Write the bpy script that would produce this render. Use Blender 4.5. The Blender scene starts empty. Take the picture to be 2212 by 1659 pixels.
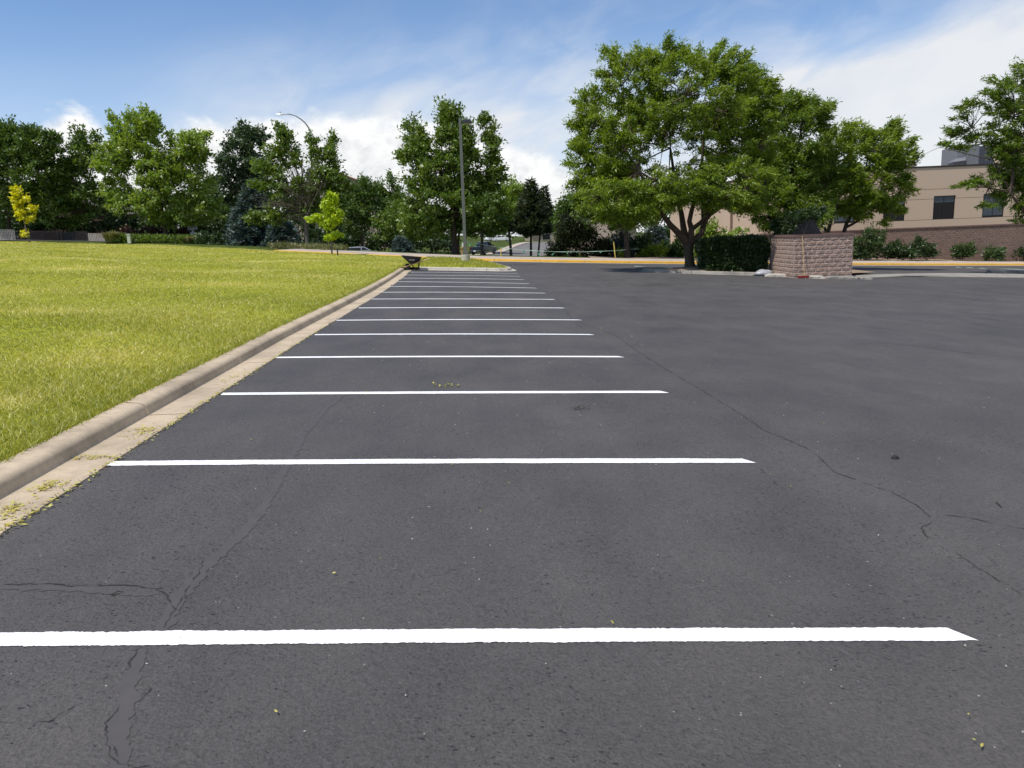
import bpy, math, random
import numpy as np
from mathutils import Vector, Matrix
rng = np.random.default_rng(11); random.seed(7)
S = bpy.context.scene; COL = S.collection
# ------------------------------------------------------------------ survey frame
# The ground falls 5.6 % towards +x.  Image measurements are turned into places on that ground.
H = 1.75; F = 1661.0; SL = 0.056
PITCH = math.atan((829.5-508)/F); ROLL = 0.040
fw = np.array([0, math.cos(PITCH), -math.sin(PITCH)]); r0 = np.array([1., 0, 0]); u0 = np.array([0, math.sin(PITCH), math.cos(PITCH)])
cr = math.cos(ROLL)*r0-math.sin(ROLL)*u0; cu = math.sin(ROLL)*r0+math.cos(ROLL)*u0
def ray(x, y): return fw+cr*(x-1106)/F-cu*(y-829.5)/F
def G(x, y, off=0.0):
    d = ray(x, y); t = (off-H)/(d[2]+SL*d[0]); return np.array([0, 0, H])+t*d
def at(x, y, Y):
    d = ray(x, y); return np.array([0, 0, H])+d*(Y/d[1])
def plane(x): return -SL*np.clip(x, -75, 60)
def sst(a, b, v):
    t = np.clip((v-a)/(b-a), 0, 1); return t*t*(3-2*t)
YK = np.array([(-200, 88), (-60, 86), (-40, 84), (-18.6, 66), (-3.11, 52.7), (3.41, 52.35), (12.24, 53.6), (25.19, 56.86), (42.56, 63.75), (60, 71), (200, 128)], float)
def kerb_y(x): return np.interp(x, YK[:, 0], YK[:, 1])
def gz(x, y):
    x = np.asarray(x, float); y = np.asarray(y, float)
    off = y-kerb_y(x)
    amp = 1.5*sst(-44, -24, x)*(1-sst(6, 14, x))
    dip = amp*sst(6, 34, off)*(1-sst(62, 125, off))
    return plane(x)-0.45+0.68*sst(0.9, 2.6, off)-dip
# ------------------------------------------------------------------ scene helpers
def tag(o, label=None, cat=None, group=None, kind=None):
    if label: o['label'] = label
    if cat: o['category'] = cat
    if group: o['group'] = group
    if kind: o['kind'] = kind
    return o
def empty(name, loc, label, cat, group=None, rz=0.0):
    o = bpy.data.objects.new(name, None); COL.objects.link(o); o.location = tuple(loc); o.rotation_euler = (0, 0, rz)
    o.empty_display_size = 0.2
    return tag(o, label, cat, group)
def link_mesh(name, V, FC, mat, parent=None, smooth=False, tint=None, loc=None):
    V = np.asarray(V, np.float32).reshape(-1, 3)
    me = bpy.data.meshes.new(name)
    if isinstance(FC, np.ndarray):
        k = FC.shape[1]; n = len(FC)
        me.vertices.add(len(V)); me.vertices.foreach_set('co', V.ravel())
        me.loops.add(n*k); me.loops.foreach_set('vertex_index', FC.astype(np.int32).ravel())
        me.polygons.add(n); me.polygons.foreach_set('loop_start', np.arange(0, n*k, k, dtype=np.int32))
        if tint is not None:
            a = me.attributes.new('tint', 'FLOAT', 'FACE'); a.data.foreach_set('value', np.asarray(tint, np.float32))
        me.update(calc_edges=True)
    else:
        me.from_pydata([tuple(map(float, v)) for v in V], [], FC); me.update()
    if smooth: me.polygons.foreach_set('use_smooth', [True]*len(me.polygons))
    for m in (mat if isinstance(mat, (list, tuple)) else [mat]): me.materials.append(m)
    o = bpy.data.objects.new(name, me); COL.objects.link(o)
    if parent is not None: o.parent = parent
    if loc is not None: o.location = tuple(loc)
    return o
class MB:
    def __init__(s): s.v = []; s.f = []
    def add(s, V, FC):
        b = len(s.v); s.v += [tuple(map(float, q)) for q in V]; s.f += [tuple(i+b for i in f) for f in FC]; return s
    def box(s, c, d, rz=0.0, M=None, bev=0.0):
        hx, hy, hz = d[0]/2, d[1]/2, d[2]/2
        if bev > 0:
            b = min(bev, hx*.9, hy*.9, hz*.9); V = []; 
            for z, k in ((-hz, 1), (-hz+b, 0), (hz-b, 0), (hz, 1)):
                e = b if k else 0
                ring = []
                x, y = hx-e, hy-e
                for (sx, sy) in ((-1, -1), (1, -1), (1, 1), (-1, 1)):
                    if (sx, sy) in ((-1, -1), (1, 1)): ring += [(sx*x, sy*(y-b), z), (sx*(x-b), sy*y, z)]
                    else: ring += [(sx*(x-b), sy*y, z), (sx*x, sy*(y-b), z)]
                V += ring
            FC = [tuple(range(7, -1, -1)), tuple(range(24, 32))]
            for k in range(3):
                for i in range(8): FC.append((k*8+i, k*8+(i+1) % 8, k*8+8+(i+1) % 8, k*8+8+i))
        else:
            V = [(sx*hx, sy*hy, sz*hz) for sz in (-1, 1) for (sx, sy) in ((-1, -1), (1, -1), (1, 1), (-1, 1))]
            FC = [(3, 2, 1, 0), (4, 5, 6, 7), (0, 1, 5, 4), (1, 2, 6, 5), (2, 3, 7, 6), (3, 0, 4, 7)]
        R = M if M is not None else Matrix.Rotation(rz, 3, 'Z')
        return s.add([tuple(R @ Vector(q)+Vector(c)) for q in V], FC)
    def tube(s, P, R, n=8, cap=True):
        V, FC = tube_np(np.asarray(P, float), np.asarray(R, float)*np.ones(len(P)), n)
        FC = [tuple(int(i) for i in f) for f in FC]
        if cap: FC += [tuple(range(n-1, -1, -1)), tuple(range((len(P)-1)*n, len(P)*n))]
        return s.add(V, FC)
    def prism(s, poly, y0, y1, axis='y'):
        n = len(poly)
        if axis == 'y': V = [(x, y0, z) for x, z in poly]+[(x, y1, z) for x, z in poly]
        elif axis == 'z': V = [(x, y, y0) for x, y in poly]+[(x, y, y1) for x, y in poly]
        else: V = [(y0, x, z) for x, z in poly]+[(y1, x, z) for x, z in poly]
        FC = [tuple(range(n)), tuple(range(2*n-1, n-1, -1))]+[(i, n+i, n+(i+1) % n, (i+1) % n) for i in range(n)]
        return s.add(V, FC)
    def build(s, name, mat, parent=None, smooth=False, loc=None):
        o = link_mesh(name, s.v, s.f, mat, parent, smooth, loc=loc)
        import bmesh
        bm = bmesh.new(); bm.from_mesh(o.data); bmesh.ops.recalc_face_normals(bm, faces=bm.faces); bm.to_mesh(o.data); bm.free()
        return o
def tube_np(P, R, n=6):
    P = np.asarray(P, float); R = np.asarray(R, float); m = len(P); T = np.gradient(P, axis=0); T /= (np.linalg.norm(T, axis=1)[:, None]+1e-9)
    ref = np.array([1., 0.13, 0.0]) if abs(T[:, 0]).mean() < .8 else np.array([0.1, 1., 0])
    A = np.cross(T, ref); A /= (np.linalg.norm(A, axis=1)[:, None]+1e-9); B = np.cross(T, A)
    an = np.arange(n)*2*math.pi/n
    V = P[:, None, :]+R[:, None, None]*(A[:, None, :]*np.cos(an)[None, :, None]+B[:, None, :]*np.sin(an)[None, :, None])
    i = np.arange(m-1)[:, None]*n; j = np.arange(n)[None, :]; j2 = (j+1) % n
    FC = np.stack([i+j, i+j2, i+n+j2, i+n+j], -1).reshape(-1, 4)
    return V.reshape(-1, 3), FC
def join_np(parts):
    V = []; FC = []; b = 0
    for v, f in parts:
        V.append(v); FC.append(f+b); b += len(v)
    return np.concatenate(V), np.concatenate(FC)
def text_mesh(name, s, size, mat, parent, M, ext=0.002):
    cu_ = bpy.data.curves.new(name, 'FONT'); cu_.body = s; cu_.size = size; cu_.align_x = 'CENTER'; cu_.align_y = 'CENTER'; cu_.extrude = ext
    t = bpy.data.objects.new(name, cu_); COL.objects.link(t)
    dg = bpy.context.evaluated_depsgraph_get(); me = bpy.data.meshes.new_from_object(t.evaluated_get(dg))
    bpy.data.objects.remove(t); me.transform(M); me.materials.clear(); me.materials.append(mat)
    o = bpy.data.objects.new(name, me); COL.objects.link(o); o.parent = parent; return o
# ------------------------------------------------------------------ materials
def newmat(name):
    m = bpy.data.materials.new(name); m.use_nodes = True; nt = m.node_tree; nt.nodes.clear()
    out = nt.nodes.new('ShaderNodeOutputMaterial'); return m, nt, out
def N(nt, t, **k):
    n = nt.nodes.new(t)
    for a, v in k.items():
        if a in n.inputs: n.inputs[a].default_value = v
        else: setattr(n, a, v)
    return n
def ramp(nt, src, stops, interp='LINEAR'):
    r = nt.nodes.new('ShaderNodeValToRGB'); r.color_ramp.interpolation = interp; e = r.color_ramp.elements
    while len(e) > len(stops): e.remove(e[-1])
    while len(e) < len(stops): e.new(.5)
    for q, (p, c) in zip(e, stops):
        q.position = p; q.color = (*c, 1) if hasattr(c, '__len__') else (c, c, c, 1)
    nt.links.new(src, r.inputs[0]); return r
def mixc(nt, fac, a, b, mode='MIX'):
    m = nt.nodes.new('ShaderNodeMix'); m.data_type = 'RGBA'; m.blend_type = mode; m.clamp_factor = True
    for s, v in ((m.inputs[0], fac), (m.inputs[6], a), (m.inputs[7], b)):
        if hasattr(v, 'links'): nt.links.new(v, s)
        elif hasattr(v, '__len__'): s.default_value = (*v[:3], 1)
        else: s.default_value = v
    return m.outputs[2]
def noise(nt, vec, scale, detail=4, rough=.55, dist=0.0, dims='3D'):
    n = nt.nodes.new('ShaderNodeTexNoise'); n.inputs['Scale'].default_value = scale; n.inputs['Detail'].default_value = detail
    n.inputs['Roughness'].default_value = rough; n.inputs['Distortion'].default_value = dist
    if vec is not None: nt.links.new(vec, n.inputs['Vector'])
    return n.outputs['Fac']
def objco(nt): return nt.nodes.new('ShaderNodeTexCoord').outputs['Object']
def scaled(nt, vec, sc):
    m = nt.nodes.new('ShaderNodeVectorMath'); m.operation = 'MULTIPLY'; nt.links.new(vec, m.inputs[0]); m.inputs[1].default_value = sc; return m.outputs[0]
def finish(nt, out, col, rough=.8, bump=None, bs=.3, bd=.01, metal=0.0, spec=.5, coat=0.0):
    p = nt.nodes.new('ShaderNodeBsdfPrincipled')
    if hasattr(col, 'links'): nt.links.new(col, p.inputs['Base Color'])
    else: p.inputs['Base Color'].default_value = (*col[:3], 1)
    if hasattr(rough, 'links'): nt.links.new(rough, p.inputs['Roughness'])
    else: p.inputs['Roughness'].default_value = rough
    p.inputs['Metallic'].default_value = metal; p.inputs['Specular IOR Level'].default_value = spec; p.inputs['Coat Weight'].default_value = coat
    if bump is not None:
        b = nt.nodes.new('ShaderNodeBump'); b.inputs['Strength'].default_value = bs; b.inputs['Distance'].default_value = bd
        nt.links.new(bump, b.inputs['Height']); nt.links.new(b.outputs[0], p.inputs['Normal'])
    nt.links.new(p.outputs[0], out.inputs[0]); return p
def simple(name, c, rough=.6, var=.12, scale=8.0, metal=0.0, spec=.5, coat=0.0, bs=.15, bd=.004):
    m, nt, out = newmat(name); o = objco(nt); n = noise(nt, o, scale, 5)
    lo = tuple(max(0, q*(1-var)) for q in c); hi = tuple(q*(1+var) for q in c)
    r = ramp(nt, n, [(.3, lo), (.7, hi)])
    finish(nt, out, r.outputs[0], rough, n, bs, bd, metal, spec, coat); return m
M_ = {}
def mat_asphalt():
    m, nt, out = newmat('asphalt'); o = objco(nt)
    big = noise(nt, o, .22, 5, .6); mid = noise(nt, scaled(nt, o, (1.0, .55, 1)), 1.4, 5, .6); fine = noise(nt, o, 70, 3, .6); tiny = noise(nt, o, 210, 2, .5)
    c = ramp(nt, big, [(.3, (.070, .065, .063)), (.5, (.081, .0745, .0715)), (.72, (.090, .083, .080))]).outputs[0]
    c = mixc(nt, .8, c, ramp(nt, mid, [(.25, .38), (.5, .5), (.75, .62)]).outputs[0], 'OVERLAY')
    v = nt.nodes.new('ShaderNodeTexVoronoi'); v.inputs['Scale'].default_value = 60; v.inputs['Randomness'].default_value = 1.0
    wob = noise(nt, o, 25, 2); 
    wv = nt.nodes.new('ShaderNodeTexNoise'); wv.inputs['Scale'].default_value = 35; wv.inputs['Detail'].default_value = 2; nt.links.new(o, wv.inputs['Vector'])
    wa = nt.nodes.new('ShaderNodeVectorMath'); wa.operation = 'MULTIPLY_ADD'; nt.links.new(wv.outputs['Color'], wa.inputs[0]); wa.inputs[1].default_value = (.03, .03, .03); nt.links.new(scaled(nt, o, (.55, 1.0, 1)), wa.inputs[2])
    nt.links.new(wa.outputs[0], v.inputs['Vector'])
    # open pits are denser in some patches than in others
    patch = noise(nt, o, .7, 4, .6)
    th = nt.nodes.new('ShaderNodeMapRange'); th.inputs[1].default_value = .35; th.inputs[2].default_value = .7; th.inputs[3].default_value = .09; th.inputs[4].default_value = .26
    nt.links.new(patch, th.inputs[0])
    lt = nt.nodes.new('ShaderNodeMath'); lt.operation = 'LESS_THAN'; nt.links.new(v.outputs['Distance'], lt.inputs[0])
    sc_ = nt.nodes.new('ShaderNodeMath'); sc_.operation = 'MULTIPLY'; nt.links.new(th.outputs[0], sc_.inputs[0]); nt.links.new(ramp(nt, wob, [(.35, 0.0), (.65, 1.6)]).outputs[0], sc_.inputs[1])
    nt.links.new(sc_.outputs[0], lt.inputs[1])
    c = mixc(nt, lt.outputs[0], c, (.026, .024, .024))
    c = mixc(nt, .7, c, ramp(nt, fine, [(.3, .30), (.5, .5), (.72, .68)]).outputs[0], 'OVERLAY')
    c = mixc(nt, .3, c, ramp(nt, tiny, [(.3, .3), (.5, .5), (.72, .7)]).outputs[0], 'OVERLAY')
    w = nt.nodes.new('ShaderNodeTexVoronoi'); w.inputs['Scale'].default_value = 9; nt.links.new(o, w.inputs['Vector'])
    wl = nt.nodes.new('ShaderNodeMath'); wl.operation = 'LESS_THAN'; wl.inputs[1].default_value = .035; nt.links.new(w.outputs['Distance'], wl.inputs[0])
    c = mixc(nt, wl.outputs[0], c, (.36, .35, .33))
    ad = nt.nodes.new('ShaderNodeMath'); ad.operation = 'SUBTRACT'; nt.links.new(fine, ad.inputs[0]); nt.links.new(lt.outputs[0], ad.inputs[1])
    ro = ramp(nt, mid, [(.3, .62), (.7, .8)]).outputs[0]
    co_ = noise(nt, o, 28, 6, .7); a2 = nt.nodes.new('ShaderNodeMath'); a2.operation = 'MULTIPLY_ADD'; nt.links.new(co_, a2.inputs[0]); a2.inputs[1].default_value = 1.6; nt.links.new(ad.outputs[0], a2.inputs[2])
    c = mixc(nt, .5, c, ramp(nt, co_, [(.3, .36), (.5, .5), (.7, .62)]).outputs[0], 'OVERLAY')
    finish(nt, out, c, ro, a2.outputs[0], .75, .010, spec=.35); return m
def mat_concrete(name, c=(.42, .37, .30), stain=.35, scale=1.0):
    m, nt, out = newmat(name); o = objco(nt)
    a = noise(nt, o, 1.2*scale, 6, .65); b = noise(nt, o, 14*scale, 5, .6); d = noise(nt, o, 120, 2)
    k = ramp(nt, a, [(.3, tuple(q*(1-stain) for q in c)), (.55, c), (.75, tuple(min(1, q*1.12) for q in c))]).outputs[0]
    k = mixc(nt, .5, k, ramp(nt, b, [(.3, .38), (.5, .5), (.7, .6)]).outputs[0], 'OVERLAY')
    k = mixc(nt, .35, k, ramp(nt, d, [(.3, .35), (.5, .5), (.7, .65)]).outputs[0], 'OVERLAY')
    finish(nt, out, k, .85, d, .35, .004, spec=.3); return m
def mat_lawn():
    m, nt, out = newmat('lawn_soil_and_thatch'); o = objco(nt)
    a = noise(nt, o, .25, 5, .6); b = noise(nt, o, 3.0, 5, .65); d = noise(nt, scaled(nt, o, (1, .5, 1)), 30, 3)
    k = ramp(nt, a, [(.3, (.23, .26, .020)), (.55, (.31, .31, .034)), (.75, (.40, .36, .065))]).outputs[0]
    k = mixc(nt, .6, k, ramp(nt, b, [(.25, .3), (.5, .5), (.75, .66)]).outputs[0], 'OVERLAY')
    k = mixc(nt, .6, k, ramp(nt, d, [(.25, .25), (.5, .5), (.75, .72)]).outputs[0], 'OVERLAY')
    finish(nt, out, k, .9, d, .6, .03, spec=.1); return m
def mat_leaf(name, c0, c1, c2, trans=.35, gloss=.05):
    m, nt, out = newmat(name)
    at_ = nt.nodes.new('ShaderNodeAttribute'); at_.attribute_name = 'tint'
    k = ramp(nt, at_.outputs['Fac'], [(0, c0), (.55, c1), (1, c2)]).outputs[0]
    d = nt.nodes.new('ShaderNodeBsdfDiffuse'); t = nt.nodes.new('ShaderNodeBsdfTranslucent'); g = nt.nodes.new('ShaderNodeBsdfGlossy'); g.inputs['Roughness'].default_value = .45
    nt.links.new(k, d.inputs[0])
    tc = mixc(nt, 1.0, k, (1.5, 1.45, .6), 'MULTIPLY'); nt.links.new(tc, t.inputs[0]); g.inputs[0].default_value = (.8, .8, .8, 1)
    m1 = nt.nodes.new('ShaderNodeMixShader'); m1.inputs[0].default_value = trans; nt.links.new(d.outputs[0], m1.inputs[1]); nt.links.new(t.outputs[0], m1.inputs[2])
    m2 = nt.nodes.new('ShaderNodeMixShader'); m2.inputs[0].default_value = gloss; nt.links.new(m1.outputs[0], m2.inputs[1]); nt.links.new(g.outputs[0], m2.inputs[2])
    nt.links.new(m2.outputs[0], out.inputs[0]); return m
def mat_bark(name, c=(.11, .085, .065)):
    m, nt, out = newmat(name); o = objco(nt); n = noise(nt, scaled(nt, o, (5, 5, .8)), 3.5, 6, .7)
    r = ramp(nt, n, [(.3, tuple(q*.45 for q in c)), (.7, tuple(q*1.5 for q in c))]); finish(nt, out, r.outputs[0], .9, n, .8, .03, spec=.2); return m
def mat_block(name, bw, bh, c0, c1, mortar, msize=.012, flip=False, rough_face=1.0):
    m, nt, out = newmat(name); o = objco(nt)
    sp = nt.nodes.new('ShaderNodeSeparateXYZ'); nt.links.new(o, sp.inputs[0]); ad = nt.nodes.new('ShaderNodeMath'); ad.operation = 'ADD'
    nt.links.new(sp.outputs[0], ad.inputs[0]); nt.links.new(sp.outputs[1], ad.inputs[1])
    cb = nt.nodes.new('ShaderNodeCombineXYZ'); nt.links.new(ad.outputs[0], cb.inputs[0]); nt.links.new(sp.outputs[2], cb.inputs[1])
    b = nt.nodes.new('ShaderNodeTexBrick'); b.inputs['Scale'].default_value = 1; b.inputs['Brick Width'].default_value = bw; b.inputs['Row Height'].default_value = bh
    b.inputs['Mortar Size'].default_value = msize; b.inputs['Mortar Smooth'].default_value = .25; b.inputs['Bias'].default_value = 0
    b.inputs['Color1'].default_value = (*c0, 1); b.inputs['Color2'].default_value = (*c1, 1); b.inputs['Mortar'].default_value = (*mortar, 1)
    nt.links.new(cb.outputs[0], b.inputs['Vector'])
    n1 = noise(nt, o, 7, 6, .7); n2 = noise(nt, o, 30, 4, .65)
    k = mixc(nt, .75, b.outputs['Color'], ramp(nt, n1, [(.25, .22), (.5, .5), (.75, .68)]).outputs[0], 'OVERLAY')
    k = mixc(nt, .45, k, ramp(nt, n2, [(.25, .25), (.5, .5), (.75, .7)]).outputs[0], 'OVERLAY')
    big = noise(nt, o, .8, 4); k = mixc(nt, .3, k, ramp(nt, big, [(.3, .38), (.7, .6)]).outputs[0], 'OVERLAY')
    s = nt.nodes.new('ShaderNodeMath'); s.operation = 'MULTIPLY_ADD'; nt.links.new(b.outputs['Fac'], s.inputs[0]); s.inputs[1].default_value = -.5; nt.links.new(n1, s.inputs[2])
    finish(nt, out, k, .92, s.outputs[0], rough_face, .10, spec=.15); return m
M_['asphalt'] = mat_asphalt()
M_['crack'] = simple('open_crack', (.028, .026, .025), .95, .4, 40)
M_['sealer'] = simple('smooth_sealer', (.076, .0695, .0675), .72, .10, 9, spec=.35, bs=.2)
M_['tyre_mark_and_band'] = simple('rubber_and_dark_band', (.076, .067, .065), .7, .10, 9)
M_['kerb'] = mat_concrete('kerb_concrete', (.50, .405, .29), .3)
M_['kerb_old'] = mat_concrete('weathered_concrete', (.30, .28, .25), .45)
M_['walk'] = mat_concrete('sidewalk_concrete', (.44, .37, .31), .2, .6)
M_['pale'] = mat_concrete('pale_concrete', (.50, .46, .40), .25)
def mat_paint(name, c, worn, th0=.66, th1=.72, sc=9):
    m, nt, out = newmat(name); o = objco(nt); n = noise(nt, o, sc, 7, .72); n2 = noise(nt, o, 2.0, 4)
    f = ramp(nt, n, [(th0, 0.0), (th1, 1.0)]).outputs[0]
    k = mixc(nt, f, ramp(nt, n2, [(.3, tuple(q*.86 for q in c)), (.7, c)]).outputs[0], worn); finish(nt, out, k, .6, n, .3, .003, spec=.3); return m
M_['yellow'] = mat_paint('yellow_kerb_paint', (.72, .40, .045), (.45, .33, .16), .56, .75, 3)
M_['white_paint'] = mat_paint('fresh_white_line_paint', (.93, .93, .94), (.42, .42, .43), .665, .70, 26)
M_['lawn'] = mat_lawn()
M_['terrain'] = simple('far_ground_grass', (.060, .082, .018), .95, .35, .5, spec=.05, bs=.5, bd=.05)
M_['mulch'] = simple('tan_bark_mulch', (.26, .19, .13), .95, .4, 9, bs=.8, bd=.03)
M_['road'] = simple('far_road_asphalt', (.15, .14, .13), .85, .12, 1.0)
M_['black'] = simple('black_plastic', (.012, .012, .014), .45, .2)
M_['rubber'] = simple('tyre_rubber', (.02, .02, .021), .8, .2)
M_['wood'] = simple('ash_wood_handle', (.52, .36, .15), .55, .2, 12)
M_['steel_dark'] = simple('dark_steel', (.045, .045, .045), .45, .2, metal=.5)
M_['pole'] = simple('bronze_grey_pole', (.12, .125, .115), .55, .12, 3)
M_['pole_lit'] = simple('galvanised_steel', (.30, .31, .32), .4, .12, 4, metal=.6)
M_['lamp_dark'] = simple('lamp_housing_dark', (.03, .032, .04), .4, .15)
M_['glass_lamp'] = simple('lamp_lens', (.6, .62, .62), .2, .05)
M_['white'] = simple('white_enamel', (.75, .76, .75), .4, .06)
M_['stucco'] = simple('tan_stucco', (.52, .405, .305), .92, .07, 25, spec=.15, bs=.35)
M_['stucco_dark'] = simple('stucco_reveal', (.10, .075, .055), .9, .1)
M_['coping'] = simple('dark_metal_coping', (.035, .028, .026), .45, .15, metal=.3)
M_['cap'] = simple('brown_wall_cap', (.16, .10, .085), .8, .2, 6)
M_['block'] = mat_block('split_face_block', .41, .203, (.30, .19, .145), (.36, .23, .175), (.52, .44, .38), .010)
M_['block_base'] = mat_block('split_face_base', .41, .203, (.20, .135, .108), (.26, .175, .14), (.36, .29, .25), .014)
M_['brick'] = mat_block('house_brick', .22, .08, (.17, .10, .075), (.22, .13, .1), (.22, .19, .17), .01)
M_['frame'] = simple('dark_bronze_frame', (.03, .024, .022), .4, .1, metal=.4)
def mat_glass(name, c, rough=.05):
    m, nt, out = newmat(name); o = objco(nt); n = noise(nt, o, .6, 2)
    finish(nt, out, ramp(nt, n, [(.3, tuple(q*.8 for q in c)), (.7, c)]).outputs[0], rough, None, spec=.22); return m
M_['glass'] = mat_glass('dark_window_glass', (.006, .006, .008), .12)
M_['blind'] = simple('grey_window_blind', (.055, .072, .09), .5, .1, 2)
M_['hvac'] = simple('grey_sheet_metal', (.18, .18, .195), .5, .08, 2, metal=.2)
M_['hvac_side'] = simple('dark_side_metal', (.05, .055, .075), .55, .2, 4)
M_['red'] = simple('red_broom_fibre', (.22, .016, .022), .9, .3, 60)
M_['broom_block'] = simple('pale_broom_block', (.45, .33, .22), .7, .15)
M_['stake'] = simple('yellow_stake_paint', (.66, .50, .10), .6, .12, 10)
M_['tape'] = simple('green_flagging_tape', (.10, .42, .25), .4, .15, 4)
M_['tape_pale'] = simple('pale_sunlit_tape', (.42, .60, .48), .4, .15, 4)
M_['bag'] = simple('grey_plastic_bag', (.33, .33, .35), .4, .15, 8)
M_['bin'] = simple('dark_dumpster_steel', (.012, .014, .019), .55, .25, 9)
M_['pedestal'] = simple('pale_green_cabinet', (.46, .50, .42), .55, .08)
M_['picket'] = simple('weathered_pale_pickets', (.42, .38, .34), .85, .2, 6)
M_['iron'] = simple('dark_iron', (.018, .018, .02), .6, .2)
M_['roof_red'] = simple('terracotta_roof', (.36, .145, .07), .85, .2, 2)
M_['roof_grey'] = simple('grey_shingle', (.20, .175, .16), .9, .2, 3)
M_['siding'] = simple('tan_house_siding', (.40, .32, .26), .9, .08, 3)
M_['trim'] = simple('pale_trim', (.62, .60, .56), .7, .08)
M_['sign_blue'] = simple('blue_sign_face', (.012, .014, .09), .4, .1)
M_['sign_grey'] = simple('bare_aluminium_sign_back', (.30, .31, .31), .5, .12, 10, metal=.3)
M_['silver'] = simple('silver_car_paint', (.42, .44, .48), .28, .03, 2, metal=.5, coat=.5)
M_['navy'] = simple('shaded_dark_blue_paint', (.022, .034, .058), .3, .08, 2, metal=.2, coat=.4)  # dark blue, deepened further to carry the tree shade over the truck
M_['carwhite'] = simple('white_car_paint', (.78, .79, .80), .3, .03, 2, coat=.4)
M_['car_glass'] = mat_glass('car_glass', (.02, .025, .03), .08)
M_['tail'] = simple('red_tail_lens', (.25, .015, .012), .25, .1)
M_['head'] = simple('headlamp_lens', (.7, .7, .68), .15, .05)
M_['orange'] = simple('faded_orange_paint', (.50, .28, .10), .6, .15, 8)
M_['litter'] = mat_leaf('fallen_leaves', (.36, .30, .05), (.50, .44, .10), (.48, .50, .16), .15, .02)
M_['blade'] = mat_leaf('grass_blades', (.15, .20, .014), (.39, .385, .055), (.74, .67, .30), .3, .04)
M_['ash'] = mat_leaf('ash_leaves', (.07, .13, .014), (.125, .20, .024), (.21, .29, .06), .35, .05)
M_['ash_bright'] = mat_leaf('bright_ash_leaves', (.12, .20, .018), (.20, .30, .035), (.34, .43, .11), .45, .06)
M_['ash_dark'] = mat_leaf('dark_leaves', (.052, .098, .015), (.085, .15, .024), (.15, .22, .05), .3, .04)
M_['cotton'] = mat_leaf('cottonwood_leaves', (.036, .072, .030), (.060, .105, .044), (.11, .16, .075), .3, .05)
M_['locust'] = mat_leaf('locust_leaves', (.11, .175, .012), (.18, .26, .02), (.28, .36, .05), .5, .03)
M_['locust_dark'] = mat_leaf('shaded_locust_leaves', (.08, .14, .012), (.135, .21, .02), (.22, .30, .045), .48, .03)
M_['yellow_leaf'] = mat_leaf('yellow_leaves', (.44, .43, .01), (.64, .61, .015), (.78, .75, .06), .35, .04)
M_['lime_leaf'] = mat_leaf('lime_leaves', (.26, .38, .012), (.40, .52, .018), (.55, .64, .05), .35, .04)
M_['bluespruce'] = mat_leaf('blue_spruce_needles', (.045, .078, .076), (.085, .130, .130), (.15, .20, .195), .1, .03)
M_['pine'] = mat_leaf('dark_pine_needles', (.035, .050, .030), (.055, .074, .045), (.095, .115, .07), .25, .03)
M_['juniper'] = mat_leaf('juniper_foliage', (.014, .022, .008), (.024, .034, .012), (.045, .052, .022), .15, .02)
M_['hedge'] = mat_leaf('hedge_leaves', (.020, .045, .010), (.032, .066, .014), (.055, .095, .025), .25, .05)
M_['shrub'] = mat_leaf('shrub_leaves', (.035, .075, .020), (.058, .105, .028), (.10, .15, .05), .3, .04)
M_['shrub_lime'] = mat_leaf('yellow_green_shrub_leaves', (.14, .22, .015), (.24, .32, .025), (.40, .44, .06), .35, .04)
M_['purple'] = mat_leaf('purple_shrub_leaves', (.045, .018, .018), (.07, .028, .026), (.10, .05, .04), .25, .04)
M_['reed'] = mat_leaf('ornamental_grass_blades', (.10, .13, .04), (.2, .2, .09), (.42, .38, .24), .3, .03)
M_['dead'] = mat_bark('bare_grey_twigs', (.17, .145, .12))
M_['bark'] = mat_bark('brown_bark', (.10, .075, .055)); M_['bark_dark'] = mat_bark('dark_bark', (.065, .052, .042)); M_['bark_grey'] = mat_bark('grey_bark', (.17, .15, .13))
# ------------------------------------------------------------------ sky, sun, camera
SUN = Vector((-.42, -.27, 1)).normalized(); EL = math.asin(SUN.z); AZ = math.atan2(SUN.x, SUN.y)
W = bpy.data.worlds.new("World"); S.world = W; W.use_nodes = True; nt = W.node_tree; nt.nodes.clear()
wo = nt.nodes.new('ShaderNodeOutputWorld'); bg = nt.nodes.new('ShaderNodeBackground'); bg.inputs[1].default_value = 0.10; nt.links.new(bg.outputs[0], wo.inputs[0])
sky = nt.nodes.new('ShaderNodeTexSky'); sky.sky_type = 'NISHITA'; sky.sun_disc = False; sky.sun_elevation = EL; sky.sun_rotation = AZ
sky.altitude = 1600; sky.air_density = 1.0; sky.dust_density = 0.3; sky.ozone_density = 2.0
def mth(op, a, b=None, c=None, clamp=False):
    n = nt.nodes.new('ShaderNodeMath'); n.operation = op; n.use_clamp = clamp
    for i, v in enumerate((a, b, c)):
        if v is None: continue
        if hasattr(v, 'links'): nt.links.new(v, n.inputs[i])
        else: n.inputs[i].default_value = v
    return n.outputs[0]
def comb(x, y, z=0.0):
    n = nt.nodes.new('ShaderNodeCombineXYZ')
    for i, v in enumerate((x, y, z)):
        if hasattr(v, 'links'): nt.links.new(v, n.inputs[i])
        else: n.inputs[i].default_value = v
    return n.outputs[0]
def sstep(a, b, v):
    n = nt.nodes.new('ShaderNodeMapRange'); n.interpolation_type = 'SMOOTHSTEP'; n.inputs[1].default_value = a; n.inputs[2].default_value = b
    nt.links.new(v, n.inputs[0]); return n.outputs[0]
tc = nt.nodes.new('ShaderNodeTexCoord').outputs['Generated']; sp = nt.nodes.new('ShaderNodeSeparateXYZ'); nt.links.new(tc, sp.inputs[0])
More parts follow.
